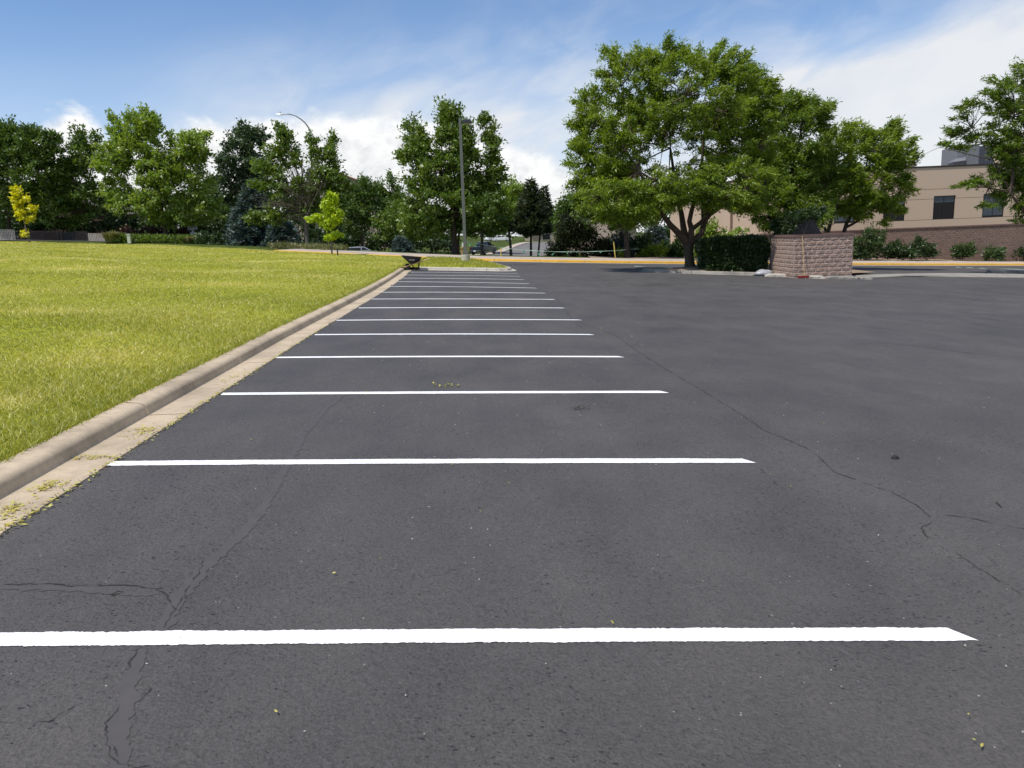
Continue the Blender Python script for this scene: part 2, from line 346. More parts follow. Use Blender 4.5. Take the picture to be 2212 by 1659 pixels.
az = mth('MULTIPLY', mth('ARCTAN2', sp.outputs[0], sp.outputs[1]), 180/math.pi); el = mth('MULTIPLY', mth('ARCSINE', sp.outputs[2]), 180/math.pi)
# cumulus bank low over the trees
P1 = comb(mth('MULTIPLY', az, .16), mth('MULTIPLY', el, .24)); n1 = noise(nt, P1, 1.3, 8, .58, .25); n1b = noise(nt, P1, 3.4, 7, .6, .2)
top = ramp(nt, mth('MULTIPLY_ADD', az, 1/80., .5), [(0, .48), (.10, .50), (.125, .78), (.155, .92), (.18, .72), (.26, .83), (.38, .88), (.45, .74), (.52, .62), (.60, .45), (.72, .32), (1, .3)]).outputs[0]
edge = mth('SUBTRACT', mth('MULTIPLY_ADD', mth('SUBTRACT', n1, .5), 5.0, mth('MULTIPLY', top, 10.0)), el)
cum = sstep(-.5, 1.1, mth('ADD', edge, mth('MULTIPLY', mth('SUBTRACT', n1b, .5), 1.8)))
# high cirrus and haze, drawn out along a slant
ca, sa = math.cos(math.radians(16)), math.sin(math.radians(16))
uu = mth('ADD', mth('MULTIPLY', az, ca), mth('MULTIPLY', el, sa)); vv = mth('SUBTRACT', mth('MULTIPLY', el, ca), mth('MULTIPLY', az, sa))
n2 = noise(nt, comb(mth('MULTIPLY', uu, .05), mth('MULTIPLY', vv, .17)), 1.1, 5, .5, .5); n3 = noise(nt, comb(mth('MULTIPLY', uu, .14), mth('MULTIPLY', vv, .30)), 1.2, 6, .56, .5)
s2 = sstep(.30, .70, n2); s3 = sstep(.30, .72, n3); st = mth('ADD', mth('MULTIPLY', s2, .65), mth('MULTIPLY', s3, .35))
tb = mth('MULTIPLY_ADD', mth('SUBTRACT', az, 20.0), .34, 8.8)
rb = mth('MULTIPLY', sstep(9, 23, az), mth('SUBTRACT', 1.0, sstep(-2.2, 2.6, mth('SUBTRACT', el, mth('ADD', tb, mth('MULTIPLY', mth('SUBTRACT', n2, .5), 5.0))))))
mh = mth('MULTIPLY', mth('MULTIPLY', sstep(-28, -13, az), mth('SUBTRACT', 1.0, sstep(16, 28, az))), mth('SUBTRACT', 1.0, sstep(6.5, 16.0, el)))
lh = mth('SUBTRACT', 1.0, sstep(1.0, 15.0, el)); hi = mth('MULTIPLY', sstep(-20, 15, az), mth('SUBTRACT', 1.0, sstep(12, 21, el)))
cirr = mth('ADD', mth('ADD', mth('MULTIPLY', rb, mth('MULTIPLY_ADD', st, .40, .55)), mth('MULTIPLY', mh, mth('MULTIPLY_ADD', st, .78, .06))), mth('MULTIPLY', lh, .52), clamp=True)
cirr = mth('MULTIPLY', mth('ADD', cirr, mth('MULTIPLY', hi, mth('MULTIPLY', s3, .26)), clamp=True), .93)
c_cirr = ramp(nt, st, [(.1, (6.6, 7.0, 7.7)), (.8, (7.9, 8.0, 8.15))]).outputs[0]
c_cum = ramp(nt, mth('ADD', mth('MULTIPLY', n1b, .75), mth('MULTIPLY', sstep(-1.5, 6.5, edge), -.16)), [(.17, (7.0, 7.2, 7.5)), (.30, (8.8, 8.85, 8.9)), (.42, (9.7, 9.7, 9.6))]).outputs[0]
blue = mixc(nt, 1.0, sky.outputs[0], (1.18, 1.27, 1.36), 'MULTIPLY')
k = mixc(nt, cirr, blue, c_cirr); k = mixc(nt, cum, k, c_cum); nt.links.new(k, bg.inputs[0])
L = bpy.data.lights.new('sun', 'SUN'); L.energy = 4.2; L.angle = math.radians(.55); L.color = (1.0, .955, .88)
lo = bpy.data.objects.new('sun', L); COL.objects.link(lo); lo.rotation_euler = (-SUN).to_track_quat('-Z', 'Y').to_euler(); lo.location = (-20, -10, 60)
cam = bpy.data.cameras.new('camera'); cam.sensor_width = 36; cam.lens = 36*F/2212; cam.clip_end = 5000; cam.clip_start = .05
co = bpy.data.objects.new('camera', cam); COL.objects.link(co)
co.matrix_world = Matrix([[cr[i], cu[i], -fw[i], (0, 0, H)[i]] for i in range(3)]+[[0, 0, 0, 1]]); S.camera = co
S.view_settings.view_transform = 'Standard'; S.view_settings.look = 'None'; S.view_settings.exposure = 0.12; S.view_settings.gamma = 1
S.cycles.max_bounces = 6; S.cycles.transparent_max_bounces = 6; S.cycles.diffuse_bounces = 4; S.cycles.caustics_reflective = False; S.cycles.caustics_refractive = False
# ------------------------------------------------------------------ ground
def grid_mesh(name, xs, ys, zf, mat, kind='structure'):
    X, Y = np.meshgrid(xs, ys); Z = zf(X, Y); V = np.stack([X, Y, Z], -1).reshape(-1, 3)
    nx, ny = len(xs), len(ys); i = np.arange(ny-1)[:, None]*nx+np.arange(nx-1)[None, :]
    FC = np.stack([i, i+1, i+nx+1, i+nx], -1).reshape(-1, 4); return tag(link_mesh(name, V, FC, mat, smooth=True), kind=kind)
def dense(lo, a, b, hi, st, big): return np.unique(np.concatenate([np.arange(lo, a, big), np.arange(a, b, st), np.arange(b, hi+1, big)]))
grid_mesh('terrain', dense(-900, -90, 90, 900, 1.5, 45), dense(-120, 40, 190, 1500, 1.5, 45), gz, M_['terrain'])
def poly(name, pts, zoff, mat, parent=None):
    V = [(x, y, float(plane(x))+zoff) for x, y in pts]; return link_mesh(name, V, [tuple(range(len(V)))], mat, parent)
LK = np.array([(-2.35, -8.), (-2.70, 0), (-2.99, 4.25), (-3.10, 6.3), (-3.24, 9.3), (-3.40, 12.5), (-3.52, 16), (-3.66, 20), (-3.82, 24), (-4.02, 28), (-4.26, 32), (-4.52, 36), (-4.64, 37.7)])
ISL = np.array([(-4.30, 38.12), (-3.2, 38.2), (-1.5, 38.25), (-.35, 38.3), (.12, 38.55), (.36, 39.05), (.34, 39.9), (.12, 41.5), (-.25, 44.), (-.8, 47), (-1.5, 49.8), (-2.6, 51.7), (-3.4, 52.5)])
lot = [(-2.0, -14)]+[(x+.02, y) for x, y in LK]+[(-4.4, 38.5), (-6, 45), (-6, 54)]+[(x, y+.1) for x, y in YK[4:9]]+[(60, 74), (60, 75), (72, 75), (72, -14)]
lot = [(-3.6, -14)]+[(x-.02, y) for x, y in LK]+[(-5.2, 38.5), (-6, 45), (-6, 55.4)]+[(x, y+.1) for x, y in YK[4:9]]+[(60, -14)]
lot_o = tag(poly('parking_lot', lot, 0.0, M_['asphalt']), kind='structure')
def sweep(name, path, prof, mat, seg=None, gap=.012, parent=None, jit=0.0):
    """prof: (offset to the left of the path, height)."""
    path = np.asarray(path, float); d = np.gradient(path, axis=0); d /= np.linalg.norm(d, axis=1)[:, None]
    s = np.concatenate([[0], np.cumsum(np.linalg.norm(np.diff(path, axis=0), axis=1))])
    tot = s[-1]; cuts = np.arange(0, tot, seg) if seg else np.array([0.]); mb = MB(); k = len(prof)
    for c0 in cuts:
        a, b = c0+(gap/2 if c0 > 0 else 0), min(tot, c0+(seg or tot))-gap/2
        if b-a < .05: continue
        ss = np.unique(np.concatenate([[a], s[(s > a) & (s < b)], np.arange(a, b, .8), [b]]))
        px = np.interp(ss, s, path[:, 0]); py = np.interp(ss, s, path[:, 1]); dx = np.interp(ss, s, d[:, 0]); dy = np.interp(ss, s, d[:, 1]); ln = np.hypot(dx, dy); dx /= ln; dy /= ln
        V = []
        for i in range(len(ss)):
            jx = (random.random()-.5)*jit
            for (o, h) in prof:
                x = px[i]-dy[i]*o; y = py[i]+dx[i]*o; V.append((x, y, float(plane(x))+h+(jx if h > .02 else jx*.4)))
        FC = [(i*k+j, i*k+j+1, (i+1)*k+j+1, (i+1)*k+j) for i in range(len(ss)-1) for j in range(k-1)]
        FC += [tuple(range(k)), tuple(range((len(ss)-1)*k+k-1, (len(ss)-1)*k-1, -1))]; mb.add(V, FC)
    return mb.build(name, mat, parent)
KP = [(0, -.1), (0, .006), (.02, .012), (.20, .004), (.330, -.002), (.350, .008), (.360, .042), (.371, .076), (.386, .096), (.410, .108), (.440, .114), (.50, .117), (.585, .117), (.60, .09), (.61, -.1)]
KI = [(-.10, -.1), (-.10, .006), (.10, .010), (.13, .02), (.15, .10), (.17, .135), (.20, .148), (.30, .150), (.315, .12), (.315, -.1)]
kb = tag(sweep('kerb', LK, KP, M_['kerb'], 3.05, .030, jit=.004), kind='structure')
for f_ in kb.data.polygons: f_.use_smooth = True
kb.data.set_sharp_from_angle(angle=math.radians(50))
tag(sweep('island_kerb', ISL, KI, M_['pale'], 3.3, .02, jit=.006), kind='structure')
YP = YK[3:10]; YP = np.array([(-20.3, 67.5), (-18.6, 66), (-10.5, 59), (-5, 54.3), (-3.11, 52.95), (-1, 52.55), (3.41, 52.35), (8, 52.85), (12.24, 53.6), (18.5, 55.0), (25.19, 56.86), (34, 60.2), (42.56, 63.75), (60, 71)])
tag(sweep('yellow_kerb', YP, [(.22, -.1), (.22, .012), (.25, .13), (.28, .155), (.42, .165), (.43, -.1)], M_['yellow'], 3.1, .02, jit=.01), kind='structure')
tag(sweep('gutter', YP, [(-.12, -.1), (-.12, .006), (.215, .012), (.215, -.1)], M_['pale'], 6.2, .01), kind='structure')
tag(sweep('sidewalk', YP, [(.435, -.2), (.435, .163), (2.75, .275), (2.76, -.3)], M_['walk'], 1.9, .012), kind='structure')
# lawn: right edge follows the kerb, gentle swells
def lawn_right(y): return np.interp(y, np.concatenate([LK[:, 1], [38.3, 52.9, 66.2, 88]]), np.concatenate([LK[:, 0]-.596, [-5.3, -3.55, -18.9, -41]]))
def swell(x, y): 
    d = np.clip((lawn_right(y)-x)/2.5, 0, 1)
    return d*(.035*np.sin(.31*x+.22*y)+.03*np.sin(.13*x-.41*y+1.3)+.02*np.sin(.9*x+.7*y))-.0*d
def lawn_z(x, y): return plane(x)+.107+swell(x, y)
ly = np.unique(np.concatenate([np.arange(-9, 40, .5), np.arange(40, 88.1, 1.0)])); q = np.linspace(0, 1, 60)**2.0
XX = lawn_right(ly)[:, None]-q[None, :]*(lawn_right(ly)[:, None]+120); YY = np.repeat(ly[:, None], 60, 1); ZZ = lawn_z(XX, YY)
i = np.arange(len(ly)-1)[:, None]*60+np.arange(59)[None, :]
tag(link_mesh('lawn', np.stack([XX, YY, ZZ], -1).reshape(-1, 3), np.stack([i, i+60, i+61, i+1], -1).reshape(-1, 4), M_['lawn'], smooth=True), kind='structure')
isl_in = [(-5.28, 38.45), (-3.2, 38.5), (-1.5, 38.55), (-.45, 38.6), (-.12, 38.72), (.05, 39.1), (.04, 39.9), (-.18, 41.4), (-.55, 44.), (-1.1, 46.9), (-1.8, 49.6), (-2.8, 51.4), (-3.6, 52.3), (-5.28, 52.9)]
def island_z(x, y): return plane(x)+.125+.10*sst(0, 3.0, np.minimum(np.asarray(y)-38.4, .1-np.asarray(x)))
def fan_mesh(name, pts, zf, mat, rings=5):
    pts = np.array(pts, float); c = pts.mean(0); V = []; k = len(pts); FC = []
    for r in range(rings):
        t = 1-r/rings; p = c+(pts-c)*t; V += [(x, y, float(zf(x, y))) for x, y in p]
    V.append((c[0], c[1], float(zf(*c))))
    for r in range(rings-1): FC += [(r*k+i, r*k+(i+1) % k, (r+1)*k+(i+1) % k, (r+1)*k+i) for i in range(k)]
    FC += [((rings-1)*k+i, (rings-1)*k+(i+1) % k, len(V)-1) for i in range(k)]
    return tag(link_mesh(name, V, FC, mat, smooth=True), kind='structure')
fan_mesh('island_lawn', isl_in, island_z, M_['lawn'], 7)
# tree island, its kerb and mulch
TI = np.array([(12.9, 38.05), (11.6, 38.3), (10.2, 38.7), (8.8, 39.2), (7.7, 39.75), (7.15, 40.3), (7.0, 41.0), (7.3, 41.9), (8.5, 43.0), (11, 44.6), (16, 46.5), (20, 47.4)])[::-1]
TIl = np.array([(20, 47.4), (16, 46.5), (11, 44.6), (8.5, 43.0), (7.3, 41.9), (7.0, 41.0), (7.15, 40.3), (7.7, 39.75), (8.8, 39.2), (10.2, 38.7), (11.6, 38.3), (12.9, 38.05), (13.36, 37.9)])
tag(sweep('tree_island_kerb', TIl, KI, M_['kerb_old'], 2.6, .02, jit=.03), kind='structure')
def mound(x, y): return plane(x)+.13+.16*np.exp(-(((np.asarray(x)-10.6)/1.6)**2+((np.asarray(y)-41.6)/1.3)**2))
fan_mesh('mulch_island', [(20, 46.9), (16, 46.1), (11, 44.3), (8.6, 42.7), (7.55, 41.75), (7.3, 41.0), (7.42, 40.45), (7.9, 40.0), (8.95, 39.5), (10.3, 39.0), (11.7, 38.6), (13.0, 38.3), (16.3, 38.6), (20, 42)], mound, M_['mulch'], 6)
fan_mesh('pan_strip', [G(1850, 593)[:2], G(1900, 592.5)[:2], G(2010, 590)[:2], G(2140, 590)[:2], G(2260, 592.5)[:2], G(2290, 600.5)[:2], G(2215, 600)[:2], G(2050, 598.2)[:2], G(1930, 598)[:2], G(1846, 601)[:2]], lambda x, y: plane(x)+.006, M_['kerb_old'], 2)
p0, p1 = G(2140, 590)[:2], G(2330, 594)[:2]
tag(sweep('far_island_kerb', [p0, p0*.6+p1*.4+np.array([0, -.1]), p1], [(0, -.1), (0, .13), (.04, .16), (.6, .17), (.62, -.1)], M_['kerb_old'], 3, .01, jit=.02), kind='structure')
grid_mesh('planting_bed', np.arange(6, 60, 1.0), np.linspace(0, 1, 9), lambda X, Y: X*0, M_['mulch'])
pb = bpy.data.objects['planting_bed']
for v in pb.data.vertices:
    y = float(kerb_y(v.co.x))+2.62+v.co.y*(74-float(kerb_y(v.co.x))-2.0); v.co.y = y; v.co.z = float(plane(v.co.x))+.285+.05*math.sin(v.co.x*1.3)*math.sin(y*.9)
# far road with a pale walk beside it
RP = np.array([(-90, 84), (-60, 92), (-35, 97.5), (-20, 100.5), (-9, 105), (-3, 109), (1, 117), (3.3, 130), (5.3, 148), (8, 166), (12.5, 185), (22, 205), (60, 240)])
def strip(name, path, o0, o1, mat, dz):
    s = np.concatenate([[0], np.cumsum(np.linalg.norm(np.diff(path, axis=0), axis=1))]); ss = np.arange(0, s[-1], 2.0)
    p = np.stack([np.interp(ss, s, path[:, 0]), np.interp(ss, s, path[:, 1])], 1)
    for _ in range(3): p[1:-1] = (p[:-2]+2*p[1:-1]+p[2:])/4
    d = np.gradient(p, axis=0); d /= np.linalg.norm(d, axis=1)[:, None]; V = []
    for o in np.linspace(o0, o1, 5):
        x = p[:, 0]-d[:, 1]*o; y = p[:, 1]+d[:, 0]*o; V.append(np.stack([x, y, gz(x, y)+dz], 1))
    V = np.stack(V, 1).reshape(-1, 3); n = len(ss); i = np.arange(n-1)[:, None]*5+np.arange(4)[None, :]
    return tag(link_mesh(name, V, np.stack([i, i+5, i+6, i+1], -1).reshape(-1, 4), mat, smooth=True), kind='structure')
strip('road', RP, -4.2, 3.6, M_['road'], .05); strip('path', RP[4:], 3.6, 5.2, M_['walk'], .14)
# ------------------------------------------------------------------ painted stall lines, cracks
RE = [(2097, 1371), (1628, 996), (1442, 847), (1347, 771), (1283, 723), (1257, 691.3), (1221, 665.5), (1200, 647), (1180, 633.5), (1161, 622.5), (1145, 612.8), (1133, 604), (1124.5, 597), (1121, 591.2)]
LE = [(-60, 1383.5), (232, 1002), (479, 851.5), (597, 772.6), (680, 723.3), (727, 692.2), (775, 665.5), (803, 646.2), (825, 631.5), (838, 619), (852, 608.6), (865, 601), (876, 594.2), (884, 588)]
MID = [1374.5, 997, 848.4, 770.5, 721.8, 690.6, 664.7, 646, 631.5, 619.8, 610, 602, 595, 589]
ordn = ['', 'second', 'third', 'fourth', 'fifth', 'sixth', 'seventh', 'eighth', 'ninth', 'tenth', 'eleventh', 'twelfth', 'thirteenth', '']
for n_, (l, r_, my) in enumerate(zip(LE, RE, MID)):
    A = G(*l)[:2]; B = G(*r_)[:2]; Cm = G((l[0]+r_[0])/2, my)[:2]; ts = np.linspace(0, 1, 420); c = 2*Cm-.5*A-.5*B
    P = ((1-ts)**2)[:, None]*A+(2*ts*(1-ts))[:, None]*c+(ts**2)[:, None]*B
    d = (B-A)/np.linalg.norm(B-A); nn = np.array([-d[1], d[0]]); w = .060 if n_ else .058; V = []
    j1 = np.convolve(rng.normal(0, .007, 436), np.ones(17)/17, 'valid')+rng.normal(0, .0014, 420); j2 = np.convolve(rng.normal(0, .007, 436), np.ones(17)/17, 'valid')+rng.normal(0, .0014, 420)
    for i_, p in enumerate(P):
        cut = .075*ts[i_]
        a = p-nn*(w+j1[i_]+rng.normal(0, .0012)); b = p+nn*(w+j2[i_]+rng.normal(0, .0012))-d*cut
        V += [(*a, float(plane(a[0]))+.004), (*b, float(plane(b[0]))+.004)]
    o = link_mesh('parking_line', V, [(2*k, 2*k+2, 2*k+3, 2*k+1) for k in range(419)], M_['white_paint'])
    lab = ('widest and nearest white stall line, running off the left edge of the photo' if n_ == 0 else 'farthest white stall line, in front of the wheelbarrow and island kerb' if n_ == 13 else f'{ordn[n_]} white stall line counted from the nearest one towards the wheelbarrow')
    tag(o, lab, 'parking line', 'white stall lines on the asphalt')
def ribbon(name, pts, w, mat, z=.003, jit=.02, step=.03, wv=.7, fade=True):
    p = np.array([G(*q)[:2] for q in pts]); s = np.concatenate([[0], np.cumsum(np.linalg.norm(np.diff(p, axis=0), axis=1))]); n = max(6, int(s[-1]/step)); ss = np.linspace(0, s[-1], n)
    q = np.stack([np.interp(ss, s, p[:, 0]), np.interp(ss, s, p[:, 1])], 1)
    ks = max(3, int(.12/step)) | 1; pad = np.pad(q, ((ks//2, ks//2), (0, 0)), 'edge'); sm = np.stack([np.convolve(pad[:, k], np.ones(ks)/ks, 'valid') for k in range(2)], 1)
    d = np.gradient(sm, axis=0); d /= np.linalg.norm(d, axis=1)[:, None]+1e-9; nn = np.stack([-d[:, 1], d[:, 0]], 1)
    rw = np.cumsum(rng.normal(0, 1, n)); rw -= np.linspace(0, 1, n)*rw[-1]; rw /= np.abs(rw).max()+1e-6; q = sm+nn*(rw*jit*1.5+np.convolve(rng.normal(0, jit*.55, n+2), np.ones(3)/3, 'valid'))[:, None]
    def edge_(): return w/2*np.clip(1+wv*np.convolve(rng.normal(0, 1.2, n+4), np.ones(5)/5, 'valid')[:n]*1.6, .10, 3)
    fd = np.minimum(1, np.minimum(np.arange(n)+1, np.arange(n)[::-1]+1)/6) if fade else 1.0
    a = q-nn*(edge_()*fd)[:, None]; b = q+nn*(edge_()*fd)[:, None]; V = np.stack([np.c_[a, plane(a[:, 0])+z], np.c_[b, plane(b[:, 0])+z]], 1).reshape(-1, 3)
    i = np.arange(n-1)*2; return link_mesh(name, V, np.stack([i, i+2, i+3, i+1], -1), mat, lot_o)
CR = [([(1200, 640), (1235, 690), (1330, 725), (1370, 755), (1440, 800), (1520, 845), (1560, 870), (1600, 895), (1650, 930), (1700, 950), (1750, 972), (1785, 1000), (1800, 1020), (1830, 1030), (1870, 1045), (1930, 1065), (1975, 1090), (2012, 1120)], .009),
      ([(2012, 1125), (1998, 1136), (1985, 1143), (2002, 1156), (2000, 1167)], .012), ([(2030, 1112), (2090, 1120), (2212, 1145), (2300, 1160)], .008),
      ([(440, 1205), (427, 1240), (411, 1266), (384, 1323), (366, 1338), (354, 1362)], .007), ([(384, 1323), (376, 1308), (362, 1302), (357, 1281), (351, 1275), (283, 1269), (208, 1265), (149, 1262), (92, 1260), (0, 1263)], .006),
      ([(315, 1394), (295, 1412), (272, 1454)], .007), ([(256, 1516), (244, 1543), (232, 1561), (235, 1582), (234, 1615), (247, 1632), (268, 1646), (327, 1662)], .007), ([(232, 1600), (236, 1622), (256, 1642)], .014),
      ([(178, 1519), (149, 1543), (89, 1555), (65, 1573)], .006), ([(314, 1472), (310, 1501), (301, 1522)], .005), ([(293, 1564), (289, 1582)], .005),
      ([(1870, 735), (2010, 752), (2080, 762), (2212, 775)], .012), ([(2060, 1192), (2090, 1215), (2130, 1240), (2212, 1290)], .007), ([(1632, 1003), (1660, 1025), (1690, 1058)], .005), ([(1240, 695), (1262, 712)], .01)]
for pts, w in CR: ribbon('crack', pts, w*.75, M_['crack'], wv=1.3, jit=.011, step=.014)
for pts, w in [([(660, 930), (560, 1120), (440, 1230), (375, 1310), (350, 1370)], .07), ([(310, 1394), (285, 1470), (270, 1540), (262, 1600), (270, 1680)], .065), ([(745, 848), (690, 900), (660, 935)], .06), ([(0, 1268), (140, 1272), (350, 1284)], .04)]:
    ribbon('sealed_band', pts, w, M_['sealer'], .0022, .012, .012, .22, True)
for pts, w in [([(1195, 610), (1205, 604), (1240, 601), (1290, 600)], .24), ([(1195, 612), (1230, 624), (1275, 632)], .2), ([(1300, 606), (1286, 612), (1300, 620), (1360, 630)], .2), ([(1560, 655), (1610, 655), (1645, 660), (1650, 667), (1620, 675)], .16), ([(1500, 600), (1580, 608), (1660, 604)], .5), ([(1400, 598), (1480, 598), (1560, 600)], .4)]:  # narrow arcs are tyre marks; the two wide bands are just darker asphalt
    ribbon('tyre_mark_and_band', pts, w, M_['tyre_mark_and_band'], .0022, .03, .12, .3, True)
# ------------------------------------------------------------------ wheelbarrow
wz = float(plane(-4.9)); o = G(883.6, 582.6); wb = empty('wheelbarrow', (o[0], 37.78, float(plane(o[0]))+.003), 'black tray wheelbarrow with wooden handles parked in the kerb corner', 'wheelbarrow', rz=math.radians(2))
def loft_tray(mb, t):
    # bottom ring then rim ring; t = wall inset for the inner skin
    bot = [(.17+t, -.20+t, .275+t), (.61-t, -.22+t, .385+t), (.61-t, .22-t, .385+t), (.17+t, .20-t, .275+t)]
    mid_ = [(.0+t, -.275+t, .47), (.66-t, -.285+t, .48), (.66-t, .285-t, .48), (.0+t, .275-t, .47)]
    rim = [(-.225+t, -.30+t, .70), (.69-t, -.335+t, .588), (.69-t, .335-t, .588), (-.225+t, .30-t, .70)]
    return bot, mid_, rim
mb = MB(); a = loft_tray(mb, 0); b = loft_tray(mb, .018); V = a[0]+a[1]+a[2]+b[2]+b[1]+b[0]; FC = [(0, 1, 2, 3), (20, 23, 22, 21)]
for k in range(5): FC += [(k*4+i, k*4+(i+1) % 4, k*4+4+(i+1) % 4, k*4+4+i) for i in range(4)]
mb.add(V, FC); mb.tube([(-.225, -.30, .70), (.69, -.335, .588)], .017, 6).tube([(-.225, .30, .70), (.69, .335, .588)], .017, 6).tube([(-.225, -.30, .70), (-.225, .30, .70)], .017, 6).tube([(.69, -.335, .588), (.69, .335, .588)], .017, 6)
tray = mb.build('tray', M_['black'], wb)
text_mesh('lettering', 'TRUE TEMPER', .042, M_['white'], tray, Matrix.Translation((.27, -.303, .485)) @ Matrix.Rotation(math.radians(6), 4, 'Y') @ Matrix.Rotation(math.radians(79), 4, 'X'))
def wheel_obj(parent, c, R, w, rimr, ax='y', mt=None, mr=None, name='wheel'):
    n = 22; prof = [(-w/2*.6, rimr), (-w/2, rimr+.25*(R-rimr)), (-w/2*.95, R*.94), (-w/2*.5, R), (w/2*.5, R), (w/2*.95, R*.94), (w/2, rimr+.25*(R-rimr)), (w/2*.6, rimr)]
    def rev(pr, closed):
        V = []; k = len(pr)
        for i in range(n):
            an = 2*math.pi*i/n
            for (y, r) in pr: V.append((r*math.cos(an), y, r*math.sin(an)) if ax == 'y' else (y, r*math.cos(an), r*math.sin(an)))
        FC = [(i*k+j, i*k+j+1, ((i+1) % n)*k+j+1, ((i+1) % n)*k+j) for i in range(n) for j in range(k-1 if not closed else k) if j+1 < k or closed]
        return V, FC
    e = bpy.data.objects.new(name, None); COL.objects.link(e); e.parent = parent; e.location = c; e.empty_display_size = .1
    MB().add(*rev(prof, False)).build('tyre', mt or M_['rubber'], e, True)
    MB().add(*rev([(-w*.34, .0), (-w*.34, rimr*.35), (-w*.2, rimr*.8), (-w*.32, rimr), (w*.32, rimr), (w*.2, rimr*.8), (w*.34, rimr*.35), (w*.34, .0)], False)).build('rim', mr or M_['steel_dark'], e)
    return e
wheel_obj(wb, (0, 0, .160), .160, .075, .085)
for s in (-1, 1):
    h = MB(); ang = math.atan2(.37, 1.31)
    p0 = Vector((-.19, s*.07, .147)); p1 = Vector((1.12, s*.30, .515)); dd = (p1-p0); q = dd.to_track_quat('X', 'Z').to_matrix()
    h.box((p0+dd*.4), (dd.length*.8, .034, .05), M=q, bev=.006); h.tube([p0+dd*.79, p0+dd*.86, p0+dd*1.0], [.024, .02, .018], 8)
    h.build('handle', M_['wood'], wb)
    l = MB(); l.tube([(.56, s*.17, .355), (.54, s*.19, .18), (.52, s*.20, .012), (.40, s*.19, .012), (.20, s*.12, .27)], .013, 6).tube([(.60, s*.17, .36), (.56, s*.20, .18), (.52, s*.20, .012)], .013, 6)
    l.build('leg', M_['steel_dark'], wb)
MB().tube([(.34, -.19, .14), (.34, .19, .14)], .012, 6).build('brace', M_['steel_dark'], wb); MB().tube([(-.0, -.10, .16), (0, .10, .16)], .012, 6).build('axle', M_['steel_dark'], wb)
MB().box((-.17, 0, .15), (.03, .22, .045)).build('nose_bar', M_['wood'], wb)
# ------------------------------------------------------------------ parking-lot lamp
b0 = G(1006.2, 567.5, .15); LY = 45.8; q = at(1006.2, 567.5, LY); lb = empty('parking_lot_lamp', (q[0], LY, float(island_z(q[0], LY))-.05), 'tall grey square lamp post with one shoebox head on a round concrete footing', 'lamp post')
z0 = lb.location[2]; zt = at(1006, 550, LY)[2]-z0
n = 28; mb = MB(); mb.v = []; prof = [(.262, 0), (.262, zt-.03), (.245, zt), (.0, zt)]
for i in range(n):
    an = 2*math.pi*i/n; mb.v += [(r*math.cos(an), r*math.sin(an), z) for r, z in prof]
mb.f = [(i*4+j, ((i+1) % n)*4+j, ((i+1) % n)*4+j+1, i*4+j+1) for i in range(n) for j in range(3)]
mb.build('footing', M_['pale'], lb)
PT = at(991, 254.5, LY)[2]-z0; lean = Matrix.Rotation(math.radians(.55), 3, 'Y')
MB().box((0.02, 0, zt+.09), (.30, .30, .18), bev=.01).build('base_cover', M_['pole'], lb)
mb = MB(); hgt = PT-zt-.1; r0_, r1_ = .092, .072; V = [(sx*r, sy*r, z) for r, z in ((r0_, zt+.1), (r1_, PT)) for sx, sy in ((-1, -1), (1, -1), (1, 1), (-1, 1))]
V = [tuple(lean @ Vector((x, y, z-zt))+Vector((0, 0, zt))) for x, y, z in V]; mb.add(V, [(0, 1, 5, 4), (1, 2, 6, 5), (2, 3, 7, 6), (3, 0, 4, 7), (4, 5, 6, 7)]); mb.build('pole', M_['pole'], lb)
px = math.sin(math.radians(.55))*(PT-zt)
mb = MB(); mb.box((px+.40, .0, PT-.235), (.46, .46, .22), bev=.035); hd = mb.build('lamp_head', M_['lamp_dark'], lb)
MB().box((px+.40, 0, PT-.348), (.38, .38, .012)).build('lens', M_['glass_lamp'], hd)
MB().box((px+.115, 0, PT-.235), (.12, .08, .10)).build('arm', M_['lamp_dark'], lb)
MB().box((-.135, -.02, at(1002, 528.5, LY)[2]-z0), (.09, .03, .22)).build('notice_plate', M_['white'], lb)
# ------------------------------------------------------------------ curved street lamp
SY = 76.0; pts = [(674.5, 297), (672, 287), (666.5, 275.5), (659, 265.3), (649.4, 257), (638.5, 250.4), (627, 247), (613, 246.2)]; W3 = [at(x, y, SY) for x, y in pts]
base = np.array([at(676, 400, SY)[0]+.05, SY, float(gz(at(676, 400, SY)[0], SY))]); st = empty('street_lamp', base, 'tall street lamp with a long curved arm above the half bare tree', 'street lamp')
MB().tube([(0, 0, 0), (0, 0, W3[0][2]-base[2])], [.11, .085], 10).build('pole', M_['pole_lit'], st)
MB().tube([(0, 0, W3[0][2]-base[2]-.02)]+[p-base for p in W3[1:]], np.linspace(.084, .045, len(W3)), 8).build('arm', M_['pole_lit'], st)
e = W3[-1]-base; hd = MB().add([(e[0]+.05, -.12, e[2]-.06), (e[0]-.30, -.16, e[2]-.07), (e[0]-.78, -.10, e[2]-.03), (e[0]-.78, .10, e[2]-.03), (e[0]-.30, .16, e[2]-.07), (e[0]+.05, .12, e[2]-.06), (e[0]+.02, -.06, e[2]+.05), (e[0]-.30, -.09, e[2]+.08), (e[0]-.72, -.05, e[2]+.03), (e[0]-.72, .05, e[2]+.03), (e[0]-.30, .09, e[2]+.08), (e[0]+.02, .06, e[2]+.05)], [(0, 1, 2, 3, 4, 5), (11, 10, 9, 8, 7, 6)]+[(i, (i+1) % 6, 6+(i+1) % 6, 6+i) for i in range(6)]).build('lamp_head', M_['pole_lit'], st)
MB().tube([(e[0]-.33, 0, e[2]+.07), (e[0]-.33, 0, e[2]+.21)], [.05, .045], 8).build('photocell', M_['lamp_dark'], hd)
